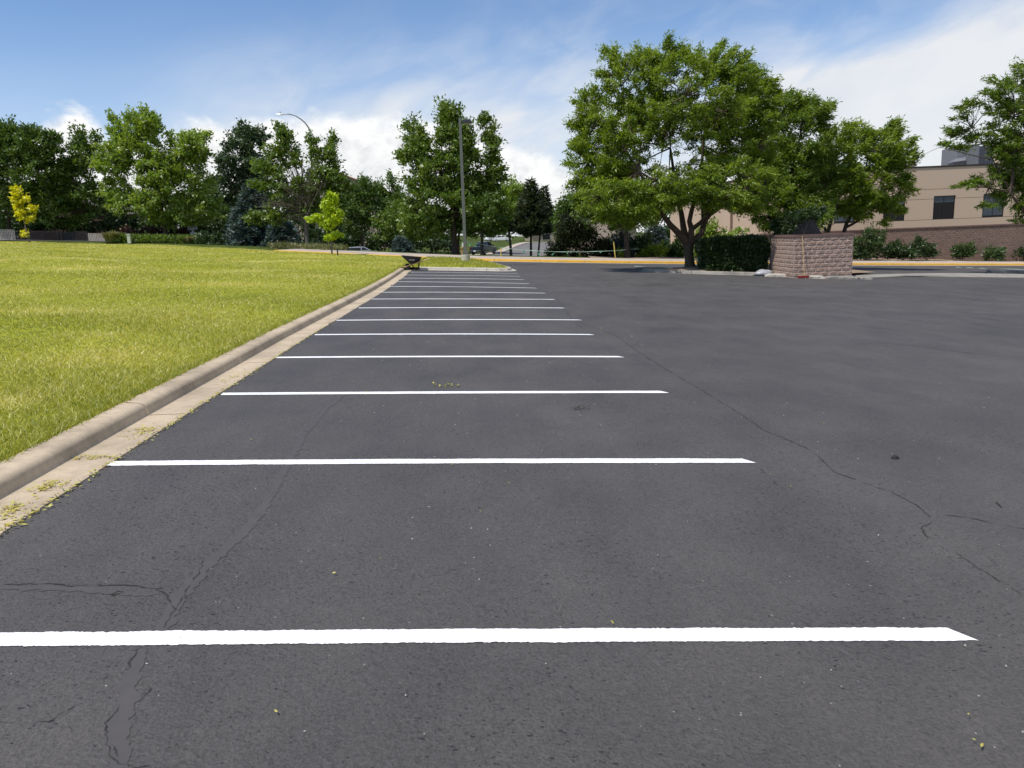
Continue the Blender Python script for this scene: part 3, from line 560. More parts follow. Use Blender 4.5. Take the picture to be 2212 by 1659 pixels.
# ------------------------------------------------------------------ yellow stakes and flagging tape
def stake(top, bot, Y, r, lab):
    a = at(*bot, Y); b = at(*top, Y); a[2] = min(a[2], float(gz(a[0], Y))+.02) if False else a[2]
    s = empty('yellow_stake', a, lab, 'stake', 'yellow stakes behind the far sidewalk'); d = b-a
    MB().tube([(0, 0, -.25), (d[0], 0, d[2])], r, 10).build('post', M_['stake'], s); MB().tube([(d[0], 0, d[2]), (d[0]*1.02, 0, d[2]+.012)], [r, r*.6], 10).build('post_cap', M_['stake'], s); return b
s1 = stake((1082, 534.5), (1082.3, 555), 55.3, .032, 'short upright yellow stake holding the green tape near the pickup'); s2 = stake((1325.6, 522.4), (1330.2, 559), 56.6, .042, 'taller leaning yellow stake beside the dark tree trunk')
tp = [at(1006, 522.2, 45.6), at(1082, 534.8, 55.25), at(1125, 539.6, 55.4), at(1167, 542.4, 55.6), at(1204, 543.9, 55.8), at(1262, 543.9, 56.1), at(1328.3, 541.5, 56.5), at(1352, 539.3, 57.3), at(1400, 536, 61), at(1447, 530.5, 66)]
tape = empty('flagging_tape', tp[0], 'green flagging tape with short tails strung from lamp post to building', 'tape')
s_ = np.concatenate([[0], np.cumsum(np.linalg.norm(np.diff(np.array(tp), axis=0), axis=1))]); ss = np.linspace(0, s_[-1], 90); tpd = np.stack([np.interp(ss, s_, np.array(tp)[:, k]) for k in range(3)], 1)-tp[0]
V = []; 
for i, p in enumerate(tpd):
    w = .014+.008*math.sin(i*.9)+(.016 if i < 6 else 0); V += [(p[0], p[1]-.004, p[2]-w), (p[0], p[1]+.004, p[2]+w)]
link_mesh('strand', V, [(2*i, 2*i+2, 2*i+3, 2*i+1) for i in range(89)], M_['tape_pale'], tape)
for (sx, sy, Y, dx, dy) in [(1855, 955, 47.4, -8, 14), (1873, 961, 48.6, -2, 9), (1998, 978, 55.3, -12, 7), (2064, 985, 55.4, -5, 13), (2127, 988.5, 55.6, -9, 16), (2187, 991, 55.8, -14, 14), (2240, 992, 56, -7, 7), (2276, 991.5, 56.1, -5, 4), (2376, 989, 56.3, -14, 6), (2452, 985.5, 57, -10, 8), (2603, 972, 64, -12, 16)]:
    a = at(sx/1.8228, sy/1.8228, Y)-tp[0]; b = at((sx+dx)/1.8228, (sy+dy)/1.8228, Y+.05)-tp[0]; w = .035
    MB().add([a+(-w, 0, 0), a+(w, .01, .01), (a+b)/2+(w*1.1, .04, 0), b+(w*.9, 0, 0), b+(-w*.6, .02, .0), (a+b)/2+(-w, .05, 0)], [(0, 1, 2, 5), (5, 2, 3, 4)]).build('tail', M_['tape'], tape)
def ground_tape(pts, lab):
    p = np.array([G(*q) for q in pts]); s = np.linspace(0, len(p)-1, 30); q = np.stack([np.interp(s, range(len(p)), p[:, k]) for k in range(3)], 1)
    q[:, 1] += .08*np.sin(s*3); V = []
    for x, y, z in q: V += [(x, y-.035, float(plane(x))+.012), (x, y+.035, float(plane(x))+.02+.01*math.sin(y*9))]
    tag(link_mesh('loose_tape', V, [(2*i, 2*i+2, 2*i+3, 2*i+1) for i in range(29)], M_['tape_pale']), lab, 'tape', 'loose tape lying on the asphalt')
ground_tape([(1370, 575.6), (1420, 577.4), (1475, 578.6)], 'loose green tape lying on the asphalt behind the tree island')
ground_tape([(2065, 577.8), (2130, 580.5), (2215, 582.5)], 'loose green tape lying on the aisle right of the block wall')
# ------------------------------------------------------------------ block-wall enclosure, dumpster, broom, kerb scraps
EX0, EX1, EY0, EY1 = 13.38, 16.13, 36.25, 39.6; ZT = 1.235; ZC = 1.235-.115; zb = float(plane(EX1))-.1
en = empty('block_wall', (EX0, EY0, float(plane(EX0))), 'low split faced brown block enclosure with a flat cap beside the asphalt', 'block wall'); bo = np.array(en.location)
def wbox(mb, x0, x1, y0, y1, z0, z1): mb.box(((x0+x1)/2-bo[0], (y0+y1)/2-bo[1], (z0+z1)/2-bo[2]), (x1-x0, y1-y0, z1-z0))
def rough_panel(mb, p0, ux, L_, z0, z1, nrm, amp=.015):
    # split faces: every block stands proud by its own amount with a broken relief
    rows = int((z1-z0)/.203)+1
    for r in range(rows):
        za = z1-(r+1)*.203; zz1 = z1-r*.203; za = max(za, z0)
        if zz1-za < .04: continue
        x = -(.205 if r % 2 else 0)
        while x < L_:
            xa, xb = max(0, x)+.010, min(L_, x+.41)-.010
            if xb-xa > .05:
                nx, nz = max(2, int((xb-xa)/.05)), 5; V = []; 
                for j in range(nz+1):
                    for i in range(nx+1):
                        e_ = (i in (0, nx)) or (j in (0, nz)); h = .004 if e_ else .014+amp*random.random()
                        p = np.array(p0)+np.array(ux)*(xa+(xb-xa)*i/nx)+np.array(nrm)*h; V.append((p[0]-bo[0], p[1]-bo[1], za+.012+(zz1-za-.024)*j/nz-bo[2]))
                mb.add(V, [(j*(nx+1)+i, j*(nx+1)+i+1, (j+1)*(nx+1)+i+1, (j+1)*(nx+1)+i) for j in range(nz) for i in range(nx)])
            x += .41
mb = MB(); wbox(mb, EX0, EX1, EY0, EY0+.2, zb, ZC); wbox(mb, EX0, EX0+.2, EY0+.2, EY1, zb, ZC); wbox(mb, EX1-.2, EX1, EY0+.2, EY1, zb, ZC)
mb.build('wall', simple('block_mortar', (.50, .43, .37), .95, .15, 20), en)
M_['block_plain'] = simple('split_stone_block', (.33, .235, .19), .95, .32, 5, spec=.1, bs=.6, bd=.02)
mb = MB(); rough_panel(mb, (EX0, EY0, 0), (1, 0, 0), EX1-EX0, zb, ZC, (0, -1, 0)); rough_panel(mb, (EX0, EY1, 0), (0, -1, 0), EY1-EY0, zb, ZC, (-1, 0, 0), .006); mb.build('split_face', M_['block_plain'], en)
mb = MB(); wbox(mb, EX0-.04, EX1+.03, EY0-.04, EY0+.24, ZC+.001, ZT); wbox(mb, EX0-.04, EX0+.24, EY0+.24, EY1, ZC+.001, ZT); wbox(mb, EX1-.24, EX1+.03, EY0+.24, EY1, ZC+.001, ZT); mb.build('cap', M_['cap'], en)
dm = empty('dumpster', (14.7, 38.2, float(plane(14.7))), 'dark dumpster inside the block enclosure, its slanted lid raised', 'dumpster')
MB().add([(-.9, -.6, .12), (.9, -.6, .12), (.9, .6, .12), (-.9, .6, .12), (-1.0, -.8, 1.45), (1.0, -.8, 1.45), (1.0, .8, 1.45), (-1.0, .8, 1.45)], [(3, 2, 1, 0), (0, 1, 5, 4), (1, 2, 6, 5), (2, 3, 7, 6), (3, 0, 4, 7), (4, 5, 6, 7)]).build('body', M_['bin'], dm)
def dl(x, y): p = at(x, y, 39.15); return (p[0]-14.7, .95, p[2]-dm.location[2])
qd = [dl(1712, 512), dl(1779, 512), dl(1762, 482), dl(1752, 464), dl(1712, 470)]
MB().add([(x, y, z) for x, y, z in qd]+[(x, y+.07, z) for x, y, z in qd], [(0, 1, 2, 3, 4), (9, 8, 7, 6, 5)]+[(i, (i+1) % 5, 5+(i+1) % 5, 5+i) for i in range(5)]).build('lid', M_['bin'], dm)
# push broom leaning on the corner
bx = at((3000+710/5.53)/1.8228+14, 593, 35.95); bz = float(plane(13.75)); br = empty('push_broom', (13.72, 35.88, bz), 'push broom with red bristles and tan handle leaning on the block wall', 'broom')
MB().box((0, 0, .085), (.52, .075, .11), bev=.02).build('bristles', M_['red'], br); MB().box((0, 0, .158), (.50, .065, .035), bev=.008).build('head', M_['broom_block'], br)
MB().tube([(.05, .02, .165), (-.02, .27, 1.93)], .016, 8).build('handle', M_['wood'], br)
def scrap(x0, x1, y, h, w, lab, mat, yb, rz=0):
    a = G(x0, yb); b = G(x1, yb); c = (a+b)/2; L_ = abs(b[0]-a[0]); n = 7; V = []; rr = random.Random(int(x0)); 
    for i in range(n+1):
        t = i/n; e = .55 if i in (0, n) else 1
        for (py, pz) in ((-.5, 0), (-.48, .6), (-.3, .95), (.3, 1.0), (.5, .6), (.5, 0)): V.append(((t-.5)*L_+rr.uniform(-.02, .02), py*w*(.8+.2*e)+rr.uniform(-.012, .012), pz*h*e+rr.uniform(0, .012)))
    FC = [(i*6+j, i*6+(j+1) % 6, (i+1)*6+(j+1) % 6, (i+1)*6+j) for i in range(n) for j in range(6)]+[(5, 4, 3, 2, 1, 0), tuple(n*6+k for k in range(6))]
    o = MB().add(V, FC).build('kerb_stone', mat); o.location = (c[0], y, float(plane(c[0]))-.01); o.rotation_euler = (0, math.atan(SL), rz); tag(o, lab, 'kerb stone', 'broken kerb pieces round the block wall')
scrap(1736, 1771, 36.08, .16, .20, 'pale kerb stone on the ground just right of the broom', M_['pale'], 601); scrap(1770, 1827, 36.05, .15, .22, 'longest grey kerb stone along the foot of the block wall', M_['kerb_old'], 600.5); scrap(1828, 1849, 36.0, .13, .2, 'small dark kerb stone at the right corner of the block wall', M_['kerb_old'], 600)
scrap(1650, 1702, 37.35, .15, .24, 'pale kerb stone lying along the shaded side of the block wall', M_['pale'], 597, -.06); scrap(1678, 1700, 37.75, .30, .16, 'kerb fragment stacked behind the pale stone at the shaded wall', M_['kerb_old'], 594, -.05)
bgp = G(1641, 594); bag = MB(); V = []; rr = random.Random(5)
for i in range(7):
    for j in range(10):
        an = 2*math.pi*j/10; r = (.5, .95, 1.0, .85, .6, .3, .02)[i]*(.8+.5*rr.random()); V.append((r*math.cos(an)*.42, r*math.sin(an)*.22, (0, .04, .13, .2, .24, .27, .28)[i]*(.7+.6*rr.random())))
bag.add(V, [(i*10+j, i*10+(j+1) % 10, (i+1)*10+(j+1) % 10, (i+1)*10+j) for i in range(6) for j in range(10)]); o = bag.build('plastic_bag', M_['bag'], None, True); o.location = (12.45, 37.75, float(plane(12.4))); tag(o, 'crumpled pale plastic bag on the kerb between hedge and block wall', 'bag')
# ------------------------------------------------------------------ office building on the right
FY = 68.0; ZB0 = -3.6; ob = empty('office_building', (38, FY, float(plane(38))), 'long tan stucco office building with brown block base and dark square windows', 'building'); oo = np.array(ob.location)
BX0, BX1 = 22.2, 70.0
wins = [at(1803, 430, FY)[0], at(1909.5, 430, FY)[0], at(2017.2, 430, FY)[0], at(2124, 430, FY)[0]]; ww = 1.9; st_ = wins[2]-wins[1]; wins = [wins[0]-st_]+wins+[wins[3]+st_*k for k in range(1, 5)]
zw0, zw1 = 1.62, 3.62; zt_ = 6.02
def obox(mb, x0, x1, y0, y1, z0, z1): mb.box(((x0+x1)/2-oo[0], (y0+y1)/2-oo[1], (z0+z1)/2-oo[2]), (x1-x0, y1-y0, z1-z0))
mb = MB(); obox(mb, BX0, BX1, FY-.14, FY+.3, ZB0, .90); obox(mb, BX0, BX1, FY+.3, FY+16, ZB0, .90); mb.build('stone_base', M_['block_base'], ob)
mb = MB(); obox(mb, BX0, BX1, FY-.20, FY+.25, .902, 1.02); mb.build('base_course', M_['cap'], ob)
mb = MB(); g = .03
obox(mb, BX0, BX1, FY, FY+.25, 1.022, zw0-.001)
xs_ = [BX0]+[v for w in wins for v in (w, w+ww)]+[BX1]
for k in range(0, len(xs_)-1, 2):
    if xs_[k+1]-xs_[k] > .02: obox(mb, xs_[k], xs_[k+1], FY, FY+.25, zw0+g, 3.36)
obox(mb, BX0, BX1, FY, FY+.25, zw1+.001, 4.19)
for k in range(0, len(xs_)-1, 2): obox(mb, xs_[k], xs_[k+1], FY, FY+.25, 3.36+g, zw1)
obox(mb, BX0, BX1, FY, FY+.25, 4.19+g, zt_-.001)
for x0_ in (BX0, BX1-.25): obox(mb, x0_, x0_+.25, FY+.251, FY+16, .902, zt_-.001)
mb.build('wall', M_['stucco'], ob)
mb = MB()
xw = [BX0+.3]+[v for w in wins for v in (w-.001, w+ww+.001)]+[BX1-.3]
for k in range(0, len(xw)-1, 2): obox(mb, xw[k], xw[k+1], FY+.06, FY+.07, 1.0, 5.9)
mb.build('reveal_joint', M_['stucco_dark'], ob)
mb = MB(); obox(mb, BX0-.05, BX1+.05, FY-.06, FY+.35, zt_, zt_+.13); obox(mb, BX0-.05, BX0+.3, FY+.351, FY+16, zt_, zt_+.13); mb.build('coping', M_['coping'], ob)
mb = MB(); obox(mb, BX0+.25, BX1-.25, FY+.36, FY+16, 5.5, 5.6); mb.build('roof', M_['roof_grey'], ob)
mb = MB(); obox(mb, BX0+.3, BX1-.3, FY+2.2, FY+2.3, .91, 5.4); mb.build('interior_wall', M_['stucco_dark'], ob)
for k, w in enumerate(wins):
    f = MB(); t = .07
    for (x0, x1, z0, z1) in ((w+.004, w+t, zw0+.004, zw1-.004), (w+ww-t, w+ww-.004, zw0+.004, zw1-.004), (w+t, w+ww-t, zw0+.004, zw0+t), (w+t, w+ww-t, zw1-t, zw1-.004), (w+ww/2-.025, w+ww/2+.025, zw0+t, zw1-t)): obox(f, x0, x1, FY+.10, FY+.17, z0, z1)
    fr = f.build('window', M_['frame'], ob)
    gl = MB(); obox(gl, w+t, w+ww/2-.025, FY+.13, FY+.14, zw0+t, zw1-t); obox(gl, w+ww/2+.025, w+ww-t, FY+.13, FY+.14, zw0+t, zw1-t); gl.build('pane', M_['glass'], fr)
    drop = .48 if k in (2, 3) else 1.75
    bl = MB(); obox(bl, w+t+.01, w+ww-t-.01, FY+.118, FY+.124, zw1-t-drop, zw1-t); bl.build('blind', M_['blind'], fr)
# left wing, turned towards the drive
A_ = at(1448, 540, 74)[:2]; B_ = np.array([BX0, FY+.5]); dW = (B_-A_)/np.linalg.norm(B_-A_); LW = np.linalg.norm(B_-A_); rzw = math.atan2(dW[1], dW[0]); MW = Matrix.Rotation(rzw, 3, 'Z')
wing = empty('office_wing', (A_[0], A_[1], float(plane(A_[0]))), 'tan stucco wing of the office seen between the stems of the big tree', 'building', rz=rzw); zz = lambda z: z-wing.location[2]
def lbox(mb, x0, x1, y0, y1, z0, z1): mb.box(((x0+x1)/2, (y0+y1)/2, (zz(z0)+zz(z1))/2), (x1-x0, y1-y0, z1-z0))
ws = LW*.36
mb = MB(); lbox(mb, 0, LW-.02, 0, .3, -2.2, .30); lbox(mb, 0, ws, 0, .3, .33, 4.6); lbox(mb, ws+.7, LW-.02, 0, .3, .33, 4.6); lbox(mb, ws, ws+.7, 0, .3, .33, 1.55); lbox(mb, ws, ws+.7, 0, .3, 4.0, 4.6); lbox(mb, .0, .3, .301, 9, -2.2, 4.6); lbox(mb, LW*.62, LW*.62+.7, -.35, -.001, .33, 4.5); mb.build('wall', M_['stucco'], wing)
mb = MB(); lbox(mb, .05, LW-.05, .1, .12, .28, .36); mb.build('reveal_joint', M_['stucco_dark'], wing)
mb = MB(); lbox(mb, -.05, LW, -.4, .4, 4.601, 4.75); mb.build('coping', M_['coping'], wing)
mb = MB(); lbox(mb, ws+.01, ws+.69, .1, .15, 1.56, 3.99); mb.build('window', M_['glass'], wing)
# rooftop equipment
HY = 71.5; c = at(2060, 360, HY); hv = empty('rooftop_unit', (c[0]+.6, HY, 5.61), 'large grey rooftop air handler with an intake hood on the office roof', 'air conditioner', rz=math.radians(-14)); top_ = at(2080, 316.5, HY)[2]-5.61
MB().box((0, .4, .25+(top_-.25)/2), (1.75, 4.6, top_-.25), bev=.02).build('housing', M_['hvac'], hv)
MB().box((1.75, 1.35, .25+(top_-.3)/2), (1.72, 2.9, top_-.32), bev=.02).build('side_section', M_['hvac_side'], hv)  # right-hand section of the unit, coloured darker than the housing
MB().add([(-.95, -1.91, .36), (-.15, -1.91, .36), (-.15, -1.91, 1.28), (-.88, -1.91, 1.22), (-.99, -2.12, .36), (-.2, -2.12, .36), (-.30, -2.45, .98), (-1.36, -2.45, .88), (-.88, -1.0, 1.2), (-1.36, -1.0, .86), (-.99, -1.0, .36)], [(3, 2, 6, 7), (7, 6, 5, 4), (4, 5, 1, 0), (2, 1, 5, 6), (8, 3, 7, 9), (9, 7, 4, 10), (8, 9, 10)]).build('hood', M_['hvac'], hv)
MB().box((.6, .5, .12), (3.0, 4.4, .24)).build('roof_curb', M_['steel_dark'], hv)
PX0 = at(2152, 330, 80)[0]; ph = empty('upper_storey', (PX0+8, 80, 5.61), 'tan upper storey block behind the right edge tree', 'building'); zp = at(2170, 318, 80)[2]-5.61
MB().box((0, 4, zp/2), (16, 8, zp)).build('wall', M_['stucco'], ph); MB().box((0, 4, zp+.1), (16.3, 8.3, .2)).build('coping', M_['coping'], ph)
vx = at(1967, 360, 73); vt = empty('roof_vent', (vx[0], 73, 5.61), 'small tan vent box on the office roof above the low locust', 'vent'); zv = at(1967, 356, 73)[2]-5.61
MB().box((0, 0, zv/2), (.62, .6, zv)).build('casing', M_['stucco'], vt); MB().box((0, 0, zv+.03), (.72, .7, .06)).build('lid', M_['siding'], vt)
# ------------------------------------------------------------------ houses, fence and street furniture on the left
def house(name, c, w, d, h, rise, rz, lab, wall, roof, windows=()):
    e = empty(name, c, lab, 'house', rz=rz)
    MB().prism([(-w/2, -1), (w/2, -1), (w/2, h), (0, h+rise), (-w/2, h)], -d/2, d/2).build('wall', wall, e)
    t = .18; ov = .5; sl = rise/(w/2)
    MB().prism([(-w/2-ov, h-ov*sl+.02), (0, h+rise+.02), (w/2+ov, h-ov*sl+.02), (w/2+ov, h-ov*sl+t+.02), (0, h+rise+t+.03), (-w/2-ov, h-ov*sl+t+.02)], -d/2-ov, d/2+ov).build('roof', roof, e)
    for (x, z, a, b) in windows:
        f = MB().box((x, -d/2-.03, z), (a+.2, .08, b+.2)).build('window', M_['trim'], e); MB().box((x, -d/2-.075, z), (a, .02, b)).build('pane', M_['glass'], f)
    return e
hx = at(150, 505, 103); house('brick_house', (hx[0], 106, float(gz(hx[0], 106))), 17, 9, 2.9, 2.6, 0, 'low brown brick house behind the iron fence at far left', M_['brick'], M_['roof_grey'], [(-4, 1.5, 1.5, 1.3), (3, 1.5, 1.5, 1.3)])
hx = at(240, 500, 104); house('porch_house', (hx[0], 107, float(gz(hx[0], 107))), 7, 8, 2.3, 1.5, math.radians(25), 'grey roofed house gable showing under the bright tree', M_['brick'], M_['roof_grey'], [])
hx = at(742, 400, 150); house('tile_roof_house', (hx[0], 154, float(gz(hx[0], 150))), 19, 12, at(742, 425, 150)[2]-float(gz(hx[0], 150)), 4.0, 0, 'house whose terracotta roof peaks above the trees', M_['siding'], M_['roof_red'], [(3, 2, 2, 1.5)])
hx = at(1292, 500, 105); house('tan_house', (hx[0]+1.2, 110, float(gz(hx[0], 110))), 7.5, 8, 3.7, 1.9, math.radians(-25), 'tan gabled house behind the dark juniper mass', M_['siding'], M_['roof_grey'], [])
hx = at(1187, 517, 235); house('far_house', (hx[0]+2, 240, float(gz(hx[0], 235))), 17, 9, 2.8, 3.0, math.radians(12), 'distant house with white trim at the end of the curved road', M_['siding'], M_['roof_grey'], [(-4, 1.3, 2.4, 1.6), (2, 1.3, 1.6, 1.4)])
def picket_fence(p0, p1, h, lab, mat, step=.19, w=.13):
    p0 = np.array(p0, float); p1 = np.array(p1, float); L_ = np.linalg.norm(p1-p0); d = (p1-p0)/L_; rz = math.atan2(d[1], d[0])
    e = empty('picket_fence', (p0[0], p0[1], float(gz(*p0))), lab, 'fence', 'pale picket fences at the far left', rz); mb = MB(); x = 0
    zf = lambda x: float(gz(*(p0+d*x)))-e.location[2]
    while x < L_: mb.box((x, 0, zf(x)+h/2+random.uniform(-.02, .02)), (w, .025, h)); x += step
    mb.build('pickets', mat, e); mb = MB()
    for z in (.3, h-.25): mb.box((L_/2, .035, (zf(0)+zf(L_))/2+z), (L_, .04, .09), M=Matrix.Rotation(-math.atan2(zf(L_)-zf(0), L_), 3, 'Y'))
    mb.build('rail', mat, e)
f0 = at(-30, 520, 92)[:2]; f1 = at(37, 520, 92)[:2]; picket_fence(f0, f1, at(20, 496.5, 92)[2]-float(gz(f1[0], 92)), 'pale picket fence panel left of the yellow sapling', M_['picket'])
f0 = at(190, 520, 92)[:2]; f1 = at(226, 520, 92)[:2]; picket_fence(f0, f1, at(205, 505, 92)[2]-float(gz(f1[0], 92)), 'pale picket fence panel right of the dark trunk', M_['picket'])
i0 = at(37, 520, 92)[:2]; i1 = at(190, 520, 92)[:2]; Li = i1[0]-i0[0]; iz = float(gz(i0[0], 92)); ie = empty('iron_fence', (i0[0], 92, iz), 'dark iron bar fence in front of the brick house', 'fence'); hi = at(100, 500, 92)[2]-float(gz(at(100, 500, 92)[0], 92))
mb = MB(); x = 0
while x < Li: mb.box((x, 0, float(gz(i0[0]+x, 92))-iz+hi/2), (.025, .025, hi)); x += .14
mb.build('bars', M_['iron'], ie); mb = MB()
for z in (.15, hi-.1): mb.box((Li/2, 0, (float(gz(i1[0], 92))-iz)/2+z), (Li, .04, .04), M=Matrix.Rotation(math.atan(SL), 3, 'Y'))
mb.build('rail', M_['iron'], ie)
for k in range(6): MB().box((k*Li/5, 0, float(gz(i0[0]+k*Li/5, 92))-iz+hi/2+.05), (.09, .09, hi+.1)).build('post', M_['iron'], ie)
LWY = 94.0; w0 = at(55, 520, LWY)[0]; w1 = at(190, 520, LWY)[0]; bw = empty('brick_wall', (w0, LWY, float(gz(w0, LWY))), 'dark brown brick garden wall behind the iron fence', 'wall'); h_ = at(120, 501, LWY)[2]-float(gz(at(120, 501, LWY)[0], LWY))
def wallpoly(mb, xa, xb, h0, h1, y0, y1):
    za, zb_ = (float(gz(w0+xa, LWY))-bw.location[2], float(gz(w0+xb, LWY))-bw.location[2]); mb.prism([(xa, za+h0), (xb, zb_+h0), (xb, zb_+h1), (xa, za+h1)], y0, y1)
mb = MB(); gx = at(150, 520, LWY)[0]-w0; wallpoly(mb, 0, gx-.75, -.3, h_, 0, .25); wallpoly(mb, gx+.75, w1-w0, -.3, h_, 0, .25); mb.build('wall', M_['brick'], bw)
mb = MB(); wallpoly(mb, -.05, gx-.72, h_+.002, h_+.1, -.04, .29); wallpoly(mb, gx+.72, w1-w0+.05, h_+.002, h_+.1, -.04, .29); mb.build('coping', M_['cap'], bw)
mb = MB(); wallpoly(mb, gx-.72, gx+.72, -.1, h_-.1, .1, .16); mb.build('gate', M_['bin'], bw)
# street-name and stop sign, cabinet, little marker
sg = at(419, 520, 90); sg_e = empty('street_sign', (sg[0], 90, float(gz(sg[0], 90))), 'back of a stop sign with two blue street name signs on top', 'street sign'); gzs = sg_e.location[2]; zs = lambda y: at(419, y, 90)[2]-gzs
MB().tube([(0, 0, 0), (0, 0, zs(488))], .045, 8).build('post', M_['pole_lit'], sg_e)
oc = [(.40*math.cos(math.pi/8+i*math.pi/4), .40*math.sin(math.pi/8+i*math.pi/4)+zs(507)) for i in range(8)]; MB().prism(oc, -.055, -.05).build('stop_sign', M_['sign_grey'], sg_e)
for (ya, yb, tx, wd) in ((488.2, 492.2, 'Oxford Dr', .98), (492.4, 496.6, 'Newberry Dr', 1.06)):
    a, b = zs(yb), zs(ya); n_ = MB().box((.02, -.075, (a+b)/2), (wd, .012, b-a)).build('name_sign', M_['sign_blue'], sg_e); t_ = .014
    fb = MB()
    for cx, cz, sx, sz in ((.02, a+t_/2, wd, t_), (.02, b-t_/2, wd, t_), (.02-wd/2+t_/2, (a+b)/2, t_, b-a-2*t_), (.02+wd/2-t_/2, (a+b)/2, t_, b-a-2*t_)): fb.box((cx, -.083, cz), (sx, .003, sz))
    fb.build('border', M_['white'], n_); text_mesh('lettering', tx, .115, M_['white'], n_, Matrix.Translation((.02, -.084, (a+b)/2)) @ Matrix.Rotation(math.pi/2, 4, 'X'))
pc = at(280, 522, 86.4); pe = empty('utility_cabinet', (pc[0], 86.4, float(gz(pc[0], 86.4))), 'pale green utility pedestal standing in the ground cover', 'utility box'); hp = at(280, 505.5, 86.4)[2]-pe.location[2]
MB().box((0, 0, hp/2-.05), (.36, .3, hp-.1), bev=.02).build('body', M_['pedestal'], pe); MB().box((0, 0, hp-.04), (.44, .38, .09), bev=.02).build('lid', M_['pedestal'], pe)
mk = at(997.5, 540, 60.5); me_ = empty('marker_post', (mk[0], 60.5, float(gz(mk[0], 60.5))), 'small faded orange marker post behind the lamp footing', 'marker post'); hm = at(997.5, 534, 60.5)[2]-me_.location[2]
MB().box((0, 0, hm*.45), (.16, .12, hm*.9), bev=.02).build('post', M_['orange'], me_); MB().add([(-.13, -.1, hm*.9), (.13, -.1, hm*.9), (.13, .1, hm*.9), (-.13, .1, hm*.9), (0, 0, hm)], [(0, 1, 4), (1, 2, 4), (2, 3, 4), (3, 0, 4), (3, 2, 1, 0)]).build('cap', M_['orange'], me_)
bz_ = G(729.5, 549.5, .28); o = empty('bollard', (bz_[0], bz_[1], float(plane(bz_[0]))+.2), 'tiny dark stub post beside the lime green sapling', 'post'); MB().tube([(0, 0, 0), (0, 0, .42)], [.05, .045], 8).build('stub', M_['iron'], o); MB().tube([(0, 0, .42), (0, 0, .47)], [.07, .05], 8).build('cap', M_['iron'], o)
# ------------------------------------------------------------------ vehicles
def car(name, c, rz, paint, lab, L=4.6, Wd=1.78, Ht=1.45, wagon=False, group=None):
    e = empty(name, c, lab, 'car', group, rz)
    if wagon: low = [(-2.25, .35), (-2.3, .62), (-2.22, .92), (-1.2, .95), (.85, .95), (1.9, .82), (2.25, .62), (2.28, .35)]; cab = [(-2.15, .93), (-1.95, 1.32), (-1.55, 1.44), (-.3, 1.47), (.35, 1.42), (1.15, .94)]
    else: low = [(-2.25, .35), (-2.3, .65), (-2.2, .95), (-1.4, .98), (.95, .95), (1.9, .80), (2.25, .60), (2.28, .35)]; cab = [(-1.75, .95), (-1.05, 1.36), (-.5, 1.44), (.25, 1.42), (1.15, .94)]
    w = Wd/2
    mb = MB(); n = len(low); V = [(x, -w*.96, z) for x, z in low]+[(x, -w, z*.8+.1) for x, z in low]+[(x, w, z*.8+.1) for x, z in low]+[(x, w*.96, z) for x, z in low]
    V = [(x, -w*(.97 if z > .8 else 1), z) for x, z in low]+[(x, w*(.97 if z > .8 else 1), z) for x, z in low]
    mb.add(V, [tuple(range(n)), tuple(range(2*n-1, n-1, -1))]+[(i, n+i, n+(i+1) % n, (i+1) % n) for i in range(n)])
    m = len(cab); zm = .94; iw = lambda z: w*.95-(z-zm)*.42
    mb.add([(x, -iw(z), z) for x, z in cab]+[(x, iw(z), z) for x, z in cab], [tuple(range(m)), tuple(range(2*m-1, m-1, -1))]+[(i, m+i, m+(i+1) % m, (i+1) % m) for i in range(m)])
    body = mb.build('body', paint, e)
    zs0, zs1 = 1.0, Ht-.09
    def xcab(z, front): 
        pts = cab[len(cab)//2:] if front else cab[:len(cab)//2+1]; pts = sorted(pts, key=lambda q: q[1]); return float(np.interp(z, [q[1] for q in pts], [q[0] for q in pts]))
    for sd in (-1, 1):
        xr0, xr1, xf0, xf1 = xcab(zs0, 0)+.14, xcab(zs1, 0)+.14, xcab(zs0, 1)-.14, xcab(zs1, 1)-.14; xm = -.15 if not wagon else -.05
        for (a0, a1, b0, b1) in ((xr0, xr1, xm-.04, xm-.04), (xm+.04, xm+.04, xf0, xf1)):
            MB().add([(a0, sd*(iw(zs0)+.006), zs0), (b0, sd*(iw(zs0)+.006), zs0), (b1, sd*(iw(zs1)+.006), zs1), (a1, sd*(iw(zs1)+.006), zs1)], [(0, 1, 2, 3)]).build('window', M_['car_glass'], e)
        MB().box((xf0-.05, sd*(w*.97+.09), 1.02), (.12, .18, .12), bev=.03).build('mirror', paint, e)
        MB().box((2.2, sd*w*.68, .66), (.12, .36, .13), bev=.03).build('headlight', M_['head'], e); MB().box((-2.26, sd*w*.72, .78), (.06, .34, .16), bev=.02).build('taillight', M_['tail'], e)
        for x in (-1.38, 1.38): wheel_obj(e, (x, sd*(w-.10), .325), .325, .21, .21, mr=M_['pole_lit'])
    for fr in (0, 1):
        x0, x1 = xcab(zs0, fr), xcab(zs1, fr); d = .008 if fr else -.008
        MB().add([(x0+d, -iw(zs0)+.1, zs0+.02), (x0+d, iw(zs0)-.1, zs0+.02), (x1+d, iw(zs1)-.1, zs1+.02), (x1+d, -iw(zs1)+.1, zs1+.02)], [(0, 1, 2, 3)]).build('windscreen', M_['car_glass'], e)
    return e
cx = at(780, 540, 98)[0]; car('silver_car', (cx, 98.6, at(780, 532.5, 98)[2]-1.47), math.radians(8), M_['silver'], 'silver car whose roof and windows show over the far sidewalk', wagon=True)
cx = at(1084, 520, 187)[0]; c1 = car('white_car', (cx, 187, float(gz(cx, 187))+.02), math.radians(4), M_['carwhite'], 'white car parked far up the hill behind the pickup', group='white cars far up the hill')
